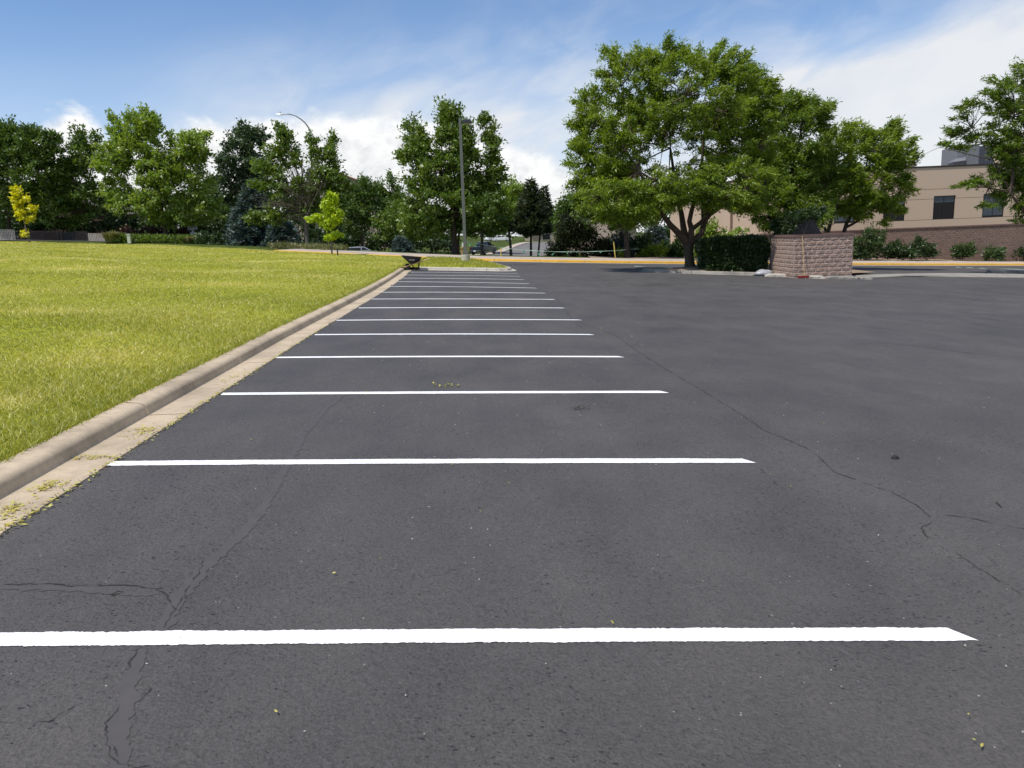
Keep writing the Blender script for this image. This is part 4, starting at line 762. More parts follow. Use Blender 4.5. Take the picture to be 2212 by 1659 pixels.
cx2 = at(1066, 519, 193)[0]; car('white_car', (cx2, 195, float(gz(cx2, 195))+.02), math.radians(40), M_['carwhite'], 'second white car half hidden left of the far parked one', group='white cars far up the hill')
def pickup(c, rz):
    e = empty('pickup_truck', c, 'dark slate blue pickup truck seen from behind on the far road', 'pickup', rz=rz); w = .95
    MB().prism([(-2.65, .5), (-2.65, .95), (-2.6, 1.12), (-.55, 1.12), (-.55, .5)], -w, w).prism([(-.549, .42), (-.549, 1.10), (1.0, 1.10), (2.35, 1.0), (2.65, .85), (2.68, .42)], -w, w).build('body', M_['navy'], e)
    MB().box((-1.55, 0, 1.08), (1.9, 1.6, .1)).build('bed_liner', M_['black'], e)
    iw = lambda z: .90-(z-1.1)*.26; cab = [(-.62, 1.1), (-.45, 1.66), (-.1, 1.74), (.75, 1.72), (1.35, 1.1)]; m = len(cab)
    MB().add([(x, -iw(z), z) for x, z in cab]+[(x, iw(z), z) for x, z in cab], [tuple(range(m)), tuple(range(2*m-1, m-1, -1))]+[(i, m+i, m+(i+1) % m, (i+1) % m) for i in range(m)]).build('cab', M_['navy'], e)
    MB().box((.32, 0, 1.755), (1.0, 1.42, .03), bev=.01).build('roof_panel', M_['silver'], e)
    MB().add([(-.625, -.74, 1.18), (-.625, .74, 1.18), (-.475, .66, 1.62), (-.475, -.66, 1.62)], [(0, 1, 2, 3)]).build('rear_window', M_['car_glass'], e)
    MB().add([(1.36, -.78, 1.14), (1.36, .78, 1.14), (.80, .68, 1.66), (.80, -.68, 1.66)], [(0, 1, 2, 3)]).build('windscreen', M_['car_glass'], e)
    for sd in (-1, 1):
        for (a0, a1, b0, b1) in ((-.48, -.36, .22, .22), (.30, .30, 1.16, .72)): MB().add([(a0, sd*(iw(1.16)+.006), 1.16), (b0, sd*(iw(1.16)+.006), 1.16), (b1, sd*(iw(1.64)+.006), 1.64), (a1, sd*(iw(1.64)+.006), 1.64)], [(0, 1, 2, 3)]).build('window', M_['car_glass'], e)
        MB().box((-2.66, sd*.86, .95), (.05, .16, .30), bev=.01).build('taillight', M_['tail'], e); MB().box((2.6, sd*.75, .82), (.1, .3, .16), bev=.02).build('headlight', M_['head'], e); MB().box((1.0, sd*1.08, 1.2), (.14, .22, .2), bev=.04).build('mirror', M_['black'], e)
        for x in (-1.62, 1.68): wheel_obj(e, (x, sd*.86, .38), .38, .25, .23, mr=M_['pole_lit'])
    MB().box((-2.74, 0, .55), (.16, 1.86, .2), bev=.03).build('bumper', M_['steel_dark'], e); MB().box((-2.665, 0, .98), (.03, 1.45, .24)).build('tailgate', M_['navy'], e); MB().box((-2.66, 0, 1.13), (.07, 1.7, .035)).build('tailgate_rail', M_['silver'], e)
    MB().box((-2.83, .12, .57), (.01, .32, .16)).build('number_plate', M_['white'], e)
pc_ = at(1047, 550.5, 108); pz = at(1040, 550.8, 106.5)[2]; rz_ = math.radians(68)
pickup((pc_[0]-.15, 109.0, pz), rz_)
# ------------------------------------------------------------------ vegetation
PXA = (1024/2212.)**2
def unit(v): return v/(np.linalg.norm(v, axis=-1, keepdims=True)+1e-9)
def leaf_quads(pos, dirs, nrm, ln, wd):
    side = unit(np.cross(dirs, nrm)); ln = ln[:, None]; wd = wd[:, None]
    V = np.stack([pos, pos+dirs*ln*.45+side*wd*.5, pos+dirs*ln, pos+dirs*ln*.45-side*wd*.5], 1).reshape(-1, 3)
    return V, np.arange(len(pos)*4, dtype=np.int32).reshape(-1, 4)
def lobes3d(lobes, Y, depth=.9, drift=.35):
    """crown masses measured as (x, y, rx, ry[, dy]) -> ellipsoids standing at their own depth"""
    out = []
    for l in lobes:
        cx, cy, rx, ry = l[:4]; sc = Y/F; c = at(cx, cy, Y); m = (rx+ry)/2*sc*depth
        dy = l[4] if len(l) > 4 else rng.uniform(-drift, drift)*rx*sc
        k = (Y+dy)/Y; c = at(cx, cy, Y+dy); out.append((c, np.array([rx*sc*k, m, ry*sc*k])))
    return out
def clumps(L3, rc, cover=2.2, shell=.55, holes=()):
    C = []
    for c, r in L3:
        rr = np.maximum(r-rc*.45, r*.4); A = math.pi*r[0]*r[2]; n = max(3, int(cover*A/(math.pi*rc*rc)+.5))
        u = unit(rng.normal(size=(n, 3))); t = rng.random(n)**(1/3.); t = np.where(rng.random(n) < shell, .8+.2*t, t)
        C.append(c+u*t[:, None]*rr)
    C = np.concatenate(C)
    if len(holes):
        keep = np.ones(len(C), bool)
        for (hc, hr) in holes: keep &= (np.abs((C[:, 0]-hc[0])/hr[0])**2+np.abs((C[:, 2]-hc[2])/hr[1])**2 > 1) | (rng.random(len(C)) < .22)
        C = C[keep]
    return C
def leaf_tris(pos, dirs, nrm, ln, wd):
    side = unit(np.cross(dirs, nrm)); a = pos-dirs*ln[:, None]*.12
    V = np.stack([a+side*wd[:, None]*.5, a-side*wd[:, None]*.5, pos+dirs*ln[:, None]], 1).reshape(-1, 3)
    return V, np.arange(len(pos)*3, dtype=np.int32).reshape(-1, 3)
def crown_leaves(C, rc, per, ln, wd, droop=.0, up=.45, flat=.7, wind=(0, 0, 0), cen=None):
    n = len(C); sz = rc*rng.uniform(.55, 1.25, n); k = np.maximum(3, (per*(sz/rc)**2*rng.uniform(.55, 1.4, n))).astype(int)
    cen = C.mean(0) if cen is None else cen; out = C-cen; out = out/(np.abs(out).max(0)+1e-6)
    ax = unit(out*np.array([1, 1, .6])+np.array([0, 0, .35])+np.array(wind)+rng.normal(0, .45, (n, 3)))
    idx = np.repeat(np.arange(n), k); m = len(idx); u = rng.random(m)*2.1-1.05
    pr = rng.normal(size=(m, 3)); pr -= (pr*ax[idx]).sum(1)[:, None]*ax[idx]; pr = unit(pr)*(rng.random(m)**.6*(.78-.30*u))[:, None]; pr[:, 2] *= flat
    off = (ax[idx]*u[:, None]*.95+pr)*np.where(rng.random(m) < .34, 1.75, 1.0)[:, None]; pos = C[idx]+off*sz[idx][:, None]
    d = unit(pr*.8+ax[idx]*.7+rng.normal(0, .5, (m, 3))+np.array(wind)+np.array([0, 0, -droop])); nr = unit(rng.normal(0, .7, (m, 3))+off*.4+np.array([0, 0, up]))
    l = ln*rng.uniform(.6, 1.4, m); V, FC = leaf_tris(pos, d, nr, l, wd*1.5*rng.uniform(.7, 1.3, m))
    tint = np.clip(rng.normal(.5, .15, n)[idx]+rng.normal(0, .2, m), 0, 1); return V, FC, tint
def bez(a, b, c, n=7):
    t = np.linspace(0, 1, n)[:, None]; return (1-t)**2*a+2*t*(1-t)*b+t*t*c
def kmeans(X, k, it=6):
    c = X[rng.choice(len(X), min(k, len(X)), False)]
    for _ in range(it):
        a = ((X[:, None]-c[None])**2).sum(-1).argmin(1); c = np.array([X[a == j].mean(0) if (a == j).any() else c[j] for j in range(len(c))])
    return c, a
def wood(base, C, r0, fork=.35, k=8, stems=None, lean=None, twig=.012, twigs=True, sides=9, extra=()):
    """trunk, limbs to the clump clusters, twigs to every clump"""
    parts = []; base = np.array(base, float); topz = C[:, 2].max(); cen = C.mean(0); Hh = topz-base[2]
    joints = []
    if stems:
        for P, R in stems: parts.append(tube_np(np.array(P), np.array(R), sides)); joints.append((np.array(P)[-1], R[-1]))
    else:
        F_ = base+np.array([0, 0, Hh*fork])+(np.array(lean) if lean is not None else 0)
        T = np.array([cen[0], cen[1], base[2]+Hh*.74]); P = bez(base-np.array([0, 0, .15]), F_+(F_-base)*.15, T, 12); R = r0*np.linspace(1, .12, 12)**.8; R[0] *= 1.35
        parts.append(tube_np(P, R, sides)); 
    ce, a = kmeans(C, k)
    for j in range(len(ce)):
        t = ce[j]
        if stems:
            q = min(joints, key=lambda s: np.linalg.norm((s[0]-t)*np.array([1, 1, .6]))); s, rs = q[0], q[1]*.75
        else:
            f = np.clip((t[2]-base[2])/Hh*.62-.02, fork*.85, .62); i = np.argmin(np.abs(P[:, 2]-(base[2]+f*Hh))); s, rs = P[i], R[i]*.62
        mid = (s+t)/2+np.array([0, 0, .10*np.linalg.norm(t-s)])*(1 if t[2] > s[2] else .3)+rng.normal(0, .04*np.linalg.norm(t-s), 3)
        LP = bez(s, mid, t+(t-s)*.06, 9); parts.append(tube_np(LP, np.linspace(rs, max(.012, rs*.16), 9), 6))
        if twigs:
            for c in C[a == j]:
                dd = np.linalg.norm(LP-c, axis=1)+np.linspace(1.2, 0, 9); b = LP[max(1, dd.argmin()-1)]
                mm = (b+c)/2+np.array([0, 0, -.05*np.linalg.norm(c-b)])+rng.normal(0, .05, 3)*np.linalg.norm(c-b)
                parts.append(tube_np(bez(b, mm, c, 4), np.linspace(twig*1.7, twig*.45, 4), 4))
    for e in extra: parts.append(tube_np(np.array(e[0]), np.array(e[1]), 6))
    return join_np(parts)
def tree(name, lab, cat, base, Y, lobes, leaf, bark, rc_px=9., leaf_px=4.2, asp=.45, dens=1.5, cover=2.3, r0=.2, fork=.3, k=8, stems=None, holes=(), group=None, droop=.1, up=.45, flat=.7, wind=(0, 0, 0), depth=.9, twigs=True, parts=('trunk', 'crown'), shell=.55, twig=.012, drift=.35, zbase=None, extra=()):
    sc = Y/F; rc_px *= .80; leaf_px *= .74; dens *= 1.75; rc = rc_px*2.16*sc; base = np.array(base, float)
    e = empty(name, base, lab, cat, group); L3 = lobes3d(lobes, Y, depth, drift)
    H3 = [(at(x, y, Y), (rx*sc, ry*sc)) for x, y, rx, ry in holes]; C = clumps(L3, rc, cover, shell, H3)
    apx = sum(math.pi*l[2]*l[3] for l in lobes)*PXA; per = max(4, apx*dens/len(C)); ln = leaf_px*2.16*sc
    V, FC, tint = crown_leaves(C, rc, per, ln, ln*asp, droop, up, flat, wind)
    link_mesh(parts[1], V-base, FC, M_[leaf], e, tint=tint)
    if parts[0]:
        WV, WF = wood(base, C, r0, fork, k, stems, twigs=twigs, twig=twig, extra=extra); link_mesh(parts[0], WV-base, WF, M_[bark], e, True)
    return e, C
def px_base(x, y, Y, dz=0.0):
    p = at(x, y, Y); return np.array([p[0], Y, float(gz(p[0], Y))+dz])
def stem(pts, Y, rad, dys=None): return ([at(x, y, Y+(dys[i] if dys else 0)) for i, (x, y) in enumerate(pts)], list(rad))
# big multi-stem honey locust on the kerbed island
TY = 42.0; tb = at(1490, 577, TY); tb[2] = float(mound(tb[0], TY))
zs_ = at(1487, 526, TY)
def trunk_seg(): return ([tb-np.array([0, 0, .2]), tb+np.array([0, 0, .12]), (tb+zs_)/2, zs_], [.38, .28, .225, .285])
st14 = [trunk_seg(),
 stem([(1484, 527), (1473, 512), (1461, 499), (1448, 486), (1435, 468), (1420, 440), (1400, 405), (1380, 370)], TY, [.22, .19, .17, .15, .13, .11, .085, .06], [0, -.1, -.3, -.6, -.9, -1.2, -1.5, -1.8]),
 stem([(1486, 526), (1479, 508), (1476, 490), (1472, 462), (1463, 420), (1455, 370), (1448, 320)], TY, [.22, .19, .165, .14, .11, .085, .055], [0, .2, .4, .7, 1, 1.3, 1.6]),
 stem([(1489, 526), (1492, 508), (1494, 494), (1489, 478), (1494, 455), (1505, 415), (1515, 360), (1520, 300)], TY, [.20, .18, .16, .13, .12, .10, .08, .05], [0, 0, -.1, -.2, -.4, -.7, -1.0, -1.2]),
 stem([(1491, 527), (1504, 515), (1514, 506), (1519, 490), (1523, 471), (1531, 450), (1545, 410), (1565, 350), (1575, 300)], TY, [.20, .18, .17, .155, .14, .12, .10, .07, .045], [0, .1, .2, .3, .3, .2, 0, -.3, -.6]),
 stem([(1494, 495), (1503, 489), (1512, 482), (1528, 466), (1550, 450), (1590, 430)], TY, [.13, .12, .11, .095, .08, .05], [0, -.3, -.6, -1, -1.5, -2]),
 stem([(1521, 478), (1534, 463), (1560, 445), (1600, 415), (1640, 390)], TY, [.14, .12, .10, .08, .05], [.3, .5, .9, 1.3, 1.8])]
L14 = [(1430, 330, 150, 120), (1500, 220, 130, 100), (1325, 300, 80, 95), (1352, 185, 52, 62), (1400, 160, 42, 45), (1337, 130, 24, 22), (1398, 118, 26, 20), (1465, 130, 34, 32), (1470, 108, 14, 14), (1530, 140, 46, 42), (1554, 100, 13, 24), (1600, 150, 18, 36), (1604, 190, 50, 50), (1640, 215, 42, 42), (1660, 180, 18, 14), (1570, 300, 90, 90), (1640, 290, 45, 70), (1280, 370, 45, 45), (1262, 300, 26, 30), (1255, 230, 16, 16), (1275, 262, 26, 30), (1310, 430, 70, 42, -2.5), (1252, 400, 26, 20), (1390, 425, 80, 38, -2.4), (1490, 395, 90, 45, -2.2), (1590, 400, 85, 50, -2.6), (1370, 465, 40, 16, -2.4), (1590, 440, 50, 18, -3.0), (1440, 440, 46, 22, -1.5), (1545, 440, 40, 18, -2.4), (1330, 470, 50, 20, -1.5), (1660, 400, 40, 40, -1), (1630, 430, 50, 34, -2.0), (1300, 165, 14, 12), (1310, 115, 10, 12), (1440, 95, 10, 10), (1580, 110, 10, 18), (1672, 200, 12, 8), (1240, 320, 10, 10), (1236, 270, 10, 8), (1285, 210, 32, 24), (1240, 345, 14, 16)]
tree('honey_locust_tree', 'largest locust with four splayed stems on the kerbed mulch island', 'tree', tb, TY, L14, 'locust', 'bark', rc_px=6.8, leaf_px=3.7, asp=.30, dens=1.75, cover=1.95, shell=.66, k=34, stems=st14, holes=[(1490, 318, 38, 28), (1445, 350, 26, 24), (1520, 345, 24, 24), (1430, 296, 20, 16), (1380, 300, 16, 20), (1345, 250, 14, 16), (1385, 190, 14, 22), (1440, 170, 12, 20), (1500, 165, 10, 18), (1320, 215, 14, 16), (1580, 215, 14, 14)], droop=.25, up=.5, flat=.6, wind=(.25, 0, 0), twig=.020)
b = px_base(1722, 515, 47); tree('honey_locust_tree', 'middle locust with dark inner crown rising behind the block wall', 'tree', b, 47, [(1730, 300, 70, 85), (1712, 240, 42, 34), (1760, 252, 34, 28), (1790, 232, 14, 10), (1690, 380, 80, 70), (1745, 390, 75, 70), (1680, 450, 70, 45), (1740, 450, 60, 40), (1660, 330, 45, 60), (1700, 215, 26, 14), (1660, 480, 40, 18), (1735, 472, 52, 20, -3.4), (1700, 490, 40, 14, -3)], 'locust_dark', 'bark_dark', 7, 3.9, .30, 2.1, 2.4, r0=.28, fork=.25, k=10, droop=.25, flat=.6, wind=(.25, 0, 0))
b16 = px_base(1810, 505, 49); zf16 = at(1808, 508, 49)
st16 = [stem([(1788, 545), (1787, 506), (1793, 485), (1800, 460), (1815, 420), (1835, 370)], 49, [.15, .13, .115, .10, .08, .05], [0, 0, -.3, -.6, -1, -1.4]), stem([(1786, 506), (1779, 485), (1774, 470), (1762, 440)], 49, [.09, .08, .07, .04], [0, .2, .4, .8]), stem([(1822, 545), (1822, 506), (1828, 484), (1838, 465), (1862, 430), (1890, 390)], 49, [.15, .13, .115, .10, .08, .05], [0, .2, .4, .6, 1, 1.2]), stem([(1826, 492), (1842, 484), (1858, 474), (1890, 450)], 49, [.09, .08, .07, .04], [.3, .2, 0, -.3])]
tree('honey_locust_tree', 'low wide locust with twin thin stems in front of the office windows', 'tree', b16, 49, [(1860, 350, 85, 70), (1848, 290, 40, 28), (1895, 300, 30, 24), (1922, 285, 22, 20), (1935, 270, 10, 8), (1945, 325, 32, 40), (1900, 400, 62, 50), (1930, 440, 30, 26), (1830, 420, 70, 50), (1960, 390, 20, 22), (1972, 350, 12, 14), (1790, 340, 45, 60), (1870, 455, 40, 22), (1800, 455, 40, 16), (1840, 272, 20, 10), (1915, 478, 18, 10)], 'locust', 'bark_dark', 7, 3.8, .30, 2.0, 2.2, k=14, stems=st16, droop=.25, flat=.6, wind=(.3, 0, 0))
b = px_base(2290, 560, 45); st17 = [([b, b+np.array([-.3, 0, 2.0]), b+np.array([-.9, 0, 3.6])], [.22, .18, .15]), ([b+np.array([-.2, 0, 1.5]), b+np.array([-2.2, -.3, 3.8]), b+np.array([-3.6, -.6, 5.2])], [.15, .11, .06]), ([b, b+np.array([.6, .2, 2.6]), b+np.array([1.2, .5, 5])], [.2, .16, .08])]
tw = ([at(2140, 345, 45), at(2080, 330, 44.8), at(2030, 318, 44.7), at(1985, 338, 44.6)][::1], [.03, .022, .014, .006])
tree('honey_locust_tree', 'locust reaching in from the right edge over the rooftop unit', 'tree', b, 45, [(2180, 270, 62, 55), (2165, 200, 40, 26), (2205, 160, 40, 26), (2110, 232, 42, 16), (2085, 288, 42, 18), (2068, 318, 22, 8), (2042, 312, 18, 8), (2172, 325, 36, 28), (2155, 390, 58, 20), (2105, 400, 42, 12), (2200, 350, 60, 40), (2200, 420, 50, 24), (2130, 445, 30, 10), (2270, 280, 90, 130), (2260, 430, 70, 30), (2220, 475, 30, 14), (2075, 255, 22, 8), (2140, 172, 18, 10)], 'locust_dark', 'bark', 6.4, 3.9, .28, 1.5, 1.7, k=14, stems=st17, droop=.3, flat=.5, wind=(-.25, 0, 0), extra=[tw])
# ash tree behind the lamp post
b9 = px_base(983, 549, 62.5)
tree('ash_tree', 'tall dark green ash with split spires directly behind the lamp post', 'tree', b9, 62.5, [(970, 256, 24, 28), (962, 240, 14, 12), (976, 295, 38, 36), (884, 272, 12, 18), (902, 300, 24, 30), (867, 338, 17, 14), (890, 335, 30, 20), (920, 330, 34, 38), (1046, 262, 11, 16), (1053, 298, 25, 24), (1064, 326, 21, 24), (1070, 360, 18, 20), (976, 370, 70, 46), (1013, 335, 26, 44), (953, 428, 82, 46), (1023, 428, 58, 56), (910, 474, 62, 36), (1000, 486, 70, 30), (1015, 275, 14, 18), (930, 385, 50, 40), (1050, 395, 36, 30), (1000, 330, 20, 60)], 'ash', 'bark_dark', 7.5, 3.6, .5, 1.7, 2.2, r0=.26, fork=.3, k=14, holes=[(1033, 325, 9, 30), (1022, 352, 12, 8), (935, 318, 8, 10), (924, 284, 15, 26), (1030, 282, 10, 38), (882, 312, 8, 10)])
b = px_base(990, 549, 64.5); tree('ash_tree', 'thin second trunk close beside the tall ash behind the lamp', 'tree', b, 64.5, [(1005, 460, 40, 35), (1010, 420, 30, 30)], 'ash_dark', 'bark', 7, 3.6, .5, 1.4, 2.0, r0=.13, fork=.4, k=5)
b = px_base(1041.5, 551.5, 61.5); tree('ash_tree', 'slim trunked ash standing in front of the pickup', 'tree', b, 61.5, [(1045, 455, 50, 35), (1060, 480, 40, 25), (1030, 490, 34, 20)], 'ash_dark', 'bark_dark', 7, 3.6, .5, 1.5, 2.1, r0=.13, fork=.45, k=6)
b = px_base(1104, 546.5, 76); tree('ash_tree', 'smaller light green round tree right of the lamp post', 'tree', b, 76, [(1100, 440, 42, 42), (1085, 470, 48, 28), (1118, 415, 24, 20), (1080, 425, 26, 24), (1120, 470, 26, 24)], 'ash_bright', 'bark_dark', 7, 3.4, .5, 1.7, 2.2, r0=.17, fork=.3, k=7)
b13 = px_base(1354.5, 559, 57.5); tree('ash_tree', 'dark trunked ash behind the leaning stake and left of the big locust', 'tree', b13, 57.5, [(1350, 430, 70, 46), (1290, 425, 46, 44), (1410, 445, 60, 36), (1350, 470, 72, 22), (1275, 455, 32, 20), (1330, 390, 60, 40), (1250, 440, 20, 22)], 'ash', 'bark_dark', 7.5, 3.6, .5, 1.7, 2.2, r0=.23, fork=.3, k=9)
# row along the far side of the lawn
R9 = 'trees lining the far side of the lawn'
b = px_base(22, 524, 94); tree('shade_tree', 'dark spreading tree at the far left behind the pale pickets', 'tree', b, 94, [(10, 300, 60, 38), (60, 312, 60, 40), (104, 332, 34, 42), (30, 380, 90, 66), (95, 400, 55, 60), (20, 440, 70, 40), (-30, 330, 50, 60), (52, 284, 12, 12), (78, 288, 12, 12), (104, 292, 9, 12), (124, 298, 10, 10), (0, 270, 12, 14), (10, 285, 30, 14)], 'ash_dark', 'bark_dark', 6.5, 3.2, .5, 1.6, 2.3, r0=.24, fork=.18, k=11, group=R9, holes=[(14, 370, 14, 12), (60, 392, 10, 8)])
b = px_base(184, 526, 95); tree('shade_tree', 'dark rounded tree against the white cloud left of the bright ash', 'tree', b, 95, [(175, 300, 27, 24), (206, 300, 12, 14), (172, 345, 42, 36), (150, 390, 58, 44), (185, 440, 46, 50), (125, 450, 60, 40), (150, 480, 40, 16)], 'ash_dark', 'bark_dark', 6.5, 3.2, .5, 1.6, 2.3, r0=.26, fork=.25, k=9, group=R9, holes=[(143, 345, 8, 10)])
b3 = px_base(360, 524, 90); tree('ash_tree', 'bright sunlit ash with two tops, largest tree left of the street lamp', 'tree', b3, 90, [(244, 258, 12, 14), (279, 250, 17, 12), (317, 250, 17, 12), (278, 280, 46, 28), (320, 280, 28, 28), (250, 322, 38, 33), (292, 322, 58, 36), (366, 298, 20, 16), (402, 294, 20, 13), (440, 296, 19, 16), (413, 322, 44, 27), (391, 355, 56, 36), (220, 353, 18, 22), (248, 367, 40, 33), (257, 412, 36, 30), (290, 443, 54, 30), (346, 431, 58, 42), (413, 398, 46, 50), (440, 452, 40, 26), (380, 470, 56, 20), (340, 375, 50, 40)], 'ash_bright', 'bark_dark', 6.5, 3.5, .5, 1.75, 2.2, r0=.30, fork=.22, k=14, holes=[(352, 300, 7, 26), (390, 392, 14, 12)])
b = px_base(525, 520, 104); tree('cottonwood_tree', 'tall blue green cottonwood behind the blue spruce', 'tree', b, 104, [(527, 284, 24, 16), (531, 306, 44, 28), (566, 292, 14, 13), (512, 340, 46, 34), (503, 380, 46, 34), (482, 348, 14, 14), (545, 370, 36, 44), (475, 425, 44, 44), (540, 430, 50, 40), (460, 470, 46, 36)], 'cotton', 'bark_grey', 6, 3.0, .55, 1.7, 2.4, r0=.3, fork=.2, k=10)
b6 = px_base(665, 540, 74); e6, C6 = tree('ash_tree', 'half bare ash with dead grey branches in its middle', 'tree', b6, 74, [(619, 297, 20, 14), (610, 284, 6, 10), (624, 322, 23, 17), (587, 328, 21, 18), (568, 360, 29, 19), (595, 355, 24, 24), (576, 404, 27, 12), (559, 473, 26, 16), (585, 468, 30, 20), (677, 303, 14, 13), (680, 336, 16, 25), (707, 318, 14, 12), (720, 300, 5, 10), (712, 342, 20, 23), (725, 372, 23, 20), (697, 385, 30, 25), (729, 404, 27, 30), (682, 415, 21, 17), (664, 452, 16, 14), (738, 436, 26, 30), (718, 468, 28, 22), (600, 440, 30, 14), (705, 440, 26, 22), (640, 348, 14, 22), (652, 398, 22, 22), (615, 402, 26, 24), (640, 448, 26, 20), (606, 372, 20, 18), (668, 372, 12, 16)], 'ash', 'bark_grey', 6.5, 3.5, .5, 1.75, 2.2, r0=.24, fork=.25, k=12)
parts = []; o6 = at(668, 478, 74)
for i in range(46):
    tx, ty = rng.uniform(596, 700), rng.uniform(330, 440)
    if rng.random() < .3: tx, ty = rng.uniform(560, 640), rng.uniform(430, 490)
    t = at(tx, ty, 74+rng.uniform(-2.5, 2.0)); s = o6+np.array([rng.normal(0, .25), rng.normal(0, .4), rng.uniform(-.3, 1.5)]); m = (s+t)/2+np.array([0, 0, .3])+rng.normal(0, .3, 3); P = bez(s, m, t, 7)
    parts.append(tube_np(P, np.linspace(.05, .012, 7), 5))
    for _ in range(9):
        q = P[rng.integers(2, 7)]; parts.append(tube_np(np.stack([q, q+rng.normal(0, .35, 3)+np.array([0, 0, .3]), q+rng.normal(0, .5, 3)+(t-s)/np.linalg.norm(t-s)*.9+np.array([0, 0, .25])]), [.016, .011, .005], 4))
V_, F_ = join_np(parts); o = link_mesh('dead_branches', V_-b6, F_, M_['dead'], e6, True); o['label'] = 'bare grey dead branches in the centre of the crown'
b = px_base(784, 540, 108); tree('shade_tree', 'dark leafy tree above the silver car', 'tree', b, 108, [(784, 394, 20, 14), (786, 412, 32, 20), (770, 440, 36, 34), (800, 450, 40, 36), (775, 485, 46, 26), (752, 470, 24, 30), (806, 418, 16, 16)], 'ash_dark', 'bark_dark', 6, 3.0, .5, 1.7, 2.4, r0=.25, fork=.2, k=8)
b = px_base(850, 540, 112); tree('shade_tree', 'narrow dark tree with a pointed top left of the tall ash', 'tree', b, 112, [(848, 384, 14, 14), (852, 402, 18, 16), (820, 404, 12, 10), (828, 420, 24, 14), (846, 440, 32, 30), (830, 470, 36, 34), (858, 420, 12, 12)], 'ash_dark', 'bark_dark', 6, 3.0, .5, 1.7, 2.4, r0=.22, fork=.2, k=7)
b = px_base(862, 548, 88); tree('shade_tree', 'lower light green tree between the silver car and the tall ash', 'tree', b, 88, [(880, 460, 36, 34), (850, 485, 40, 30), (890, 500, 44, 24), (835, 500, 34, 20)], 'ash', 'bark_dark', 6.5, 3.3, .5, 1.7, 2.3, r0=.17, fork=.25, k=6)
for (x, Y, lob, lab) in [(90, 118, [(40, 440, 60, 40), (110, 430, 60, 44), (170, 440, 50, 40), (230, 440, 44, 36), (-20, 430, 50, 50)], 'deep shaded tree mass behind the brick house at far left'), (480, 116, [(430, 440, 50, 40), (480, 450, 50, 36), (400, 450, 40, 30), (440, 480, 50, 24)], 'deep shaded tree behind the blue spruce and street sign'), (700, 118, [(640, 440, 50, 40), (700, 450, 46, 40), (745, 445, 40, 30), (690, 490, 50, 26)], 'shaded tree behind the half bare ash'), (930, 125, [(900, 470, 50, 30), (950, 480, 50, 30), (1010, 470, 50, 34), (1065, 480, 40, 30)], 'shaded tree mass far behind the tall ash'), (1240, 120, [(1215, 465, 34, 30), (1260, 450, 40, 34), (1310, 460, 40, 26)], 'far dark tree above the juniper mass'), (1420, 96, [(1425, 468, 36, 36), (1390, 460, 36, 34), (1440, 505, 24, 26)], 'shaded tree between the tan house and the office wing'), (1075, 225, [(1030, 492, 30, 20), (1070, 490, 34, 20), (1115, 492, 34, 18), (1150, 494, 28, 16)], 'far trees behind the white cars up the hill'), (1200, 250, [(1180, 494, 26, 18), (1215, 490, 26, 20)], 'far tree behind the distant house at the road end')]:
    b = px_base(x, 520, Y); tree('shade_tree', lab, 'tree', b, Y, lob, 'ash_dark', 'bark_dark', 6, 3.2, .55, 1.5, 2.4, r0=.25, fork=.2, k=7, twigs=False)
# conifers
def conifer(name, lab, base, Y, apex, half, low, leaf, bark, nb=150, ln=.34, droop=.25, dens=46, e=.85, group=None, spread=1.0, up=.0):
    base = np.array(base, float); en_ = empty(name, base, lab, 'tree', group); ap = at(*apex, Y); zl = at(apex[0], low, Y)[2]; hw = half*Y/F; Hh = ap[2]-zl
    parts = [tube_np(np.stack([base, np.array([(base[0]+ap[0])/2, Y, (base[2]+ap[2])/2]), ap]), [max(.08, hw*.07), hw*.045, .012], 8)]; Vs = []; Fs = []; Ts = []; nbv = 0
    pos = []; di = []; nr = []; tt = []
    for i in range(nb):
        t = (i+rng.random())/nb; t = t**.8; z = ap[2]-t*Hh; R = hw*min(1, (t+.03)**e)*rng.uniform(.72, 1.12); an = i*2.399963+rng.normal(0, .25)
        c = np.array([np.interp(z, [base[2], ap[2]], [base[0], ap[0]]), Y, z]); d = np.array([math.cos(an), math.sin(an)*spread, 0]); tip = c+d*R+np.array([0, 0, -droop*R+up*R+rng.normal(0, .05)*R])
        P = bez(c, c+d*R*.6+np.array([0, 0, .06*R]), tip, 6); parts.append(tube_np(P, np.linspace(.03, .008, 6), 4)); m = max(6, int(dens*(R/hw)**1.2)); u = rng.random(m)**.7; q = np.stack([np.interp(u, np.linspace(0, 1, 6), P[:, k]) for k in range(3)], 1)
        sd = np.cross(d, [0, 0, 1]); w = (1.05-u)*R*.35+.08; q = q+sd*(rng.uniform(-1, 1, m)*w)[:, None]+np.array([0, 0, 1])*rng.normal(0, .05, m)[:, None]*R
        pos.append(q); di.append(unit(d*.8+sd*rng.uniform(-1, 1, m)[:, None]+rng.normal(0, .3, (m, 3))+np.array([0, 0, .12+up]))); nr.append(unit(rng.normal(0, .45, (m, 3))+np.array([0, 0, 1]))); tt.append(np.clip(rng.normal(.35, .15)+rng.normal(0, .15, m)+.25*u, 0, 1))
    pos = np.concatenate(pos); V, FC = leaf_quads(pos, np.concatenate(di), np.concatenate(nr), ln*rng.uniform(.6, 1.3, len(pos)), ln*.30*rng.uniform(.7, 1.3, len(pos)))
    link_mesh('crown', V-base, FC, M_[leaf], en_, tint=np.concatenate(tt)); WV, WF = join_np(parts); link_mesh('trunk', WV-base, WF, M_[bark], en_, True); return en_
conifer('blue_spruce', 'blue spruce rising between the cottonwood and half bare ash', px_base(548, 535, 84), 84, (546, 386), 62, 533, 'bluespruce', 'bark_dark', 240, .5, .16, 90, .62)
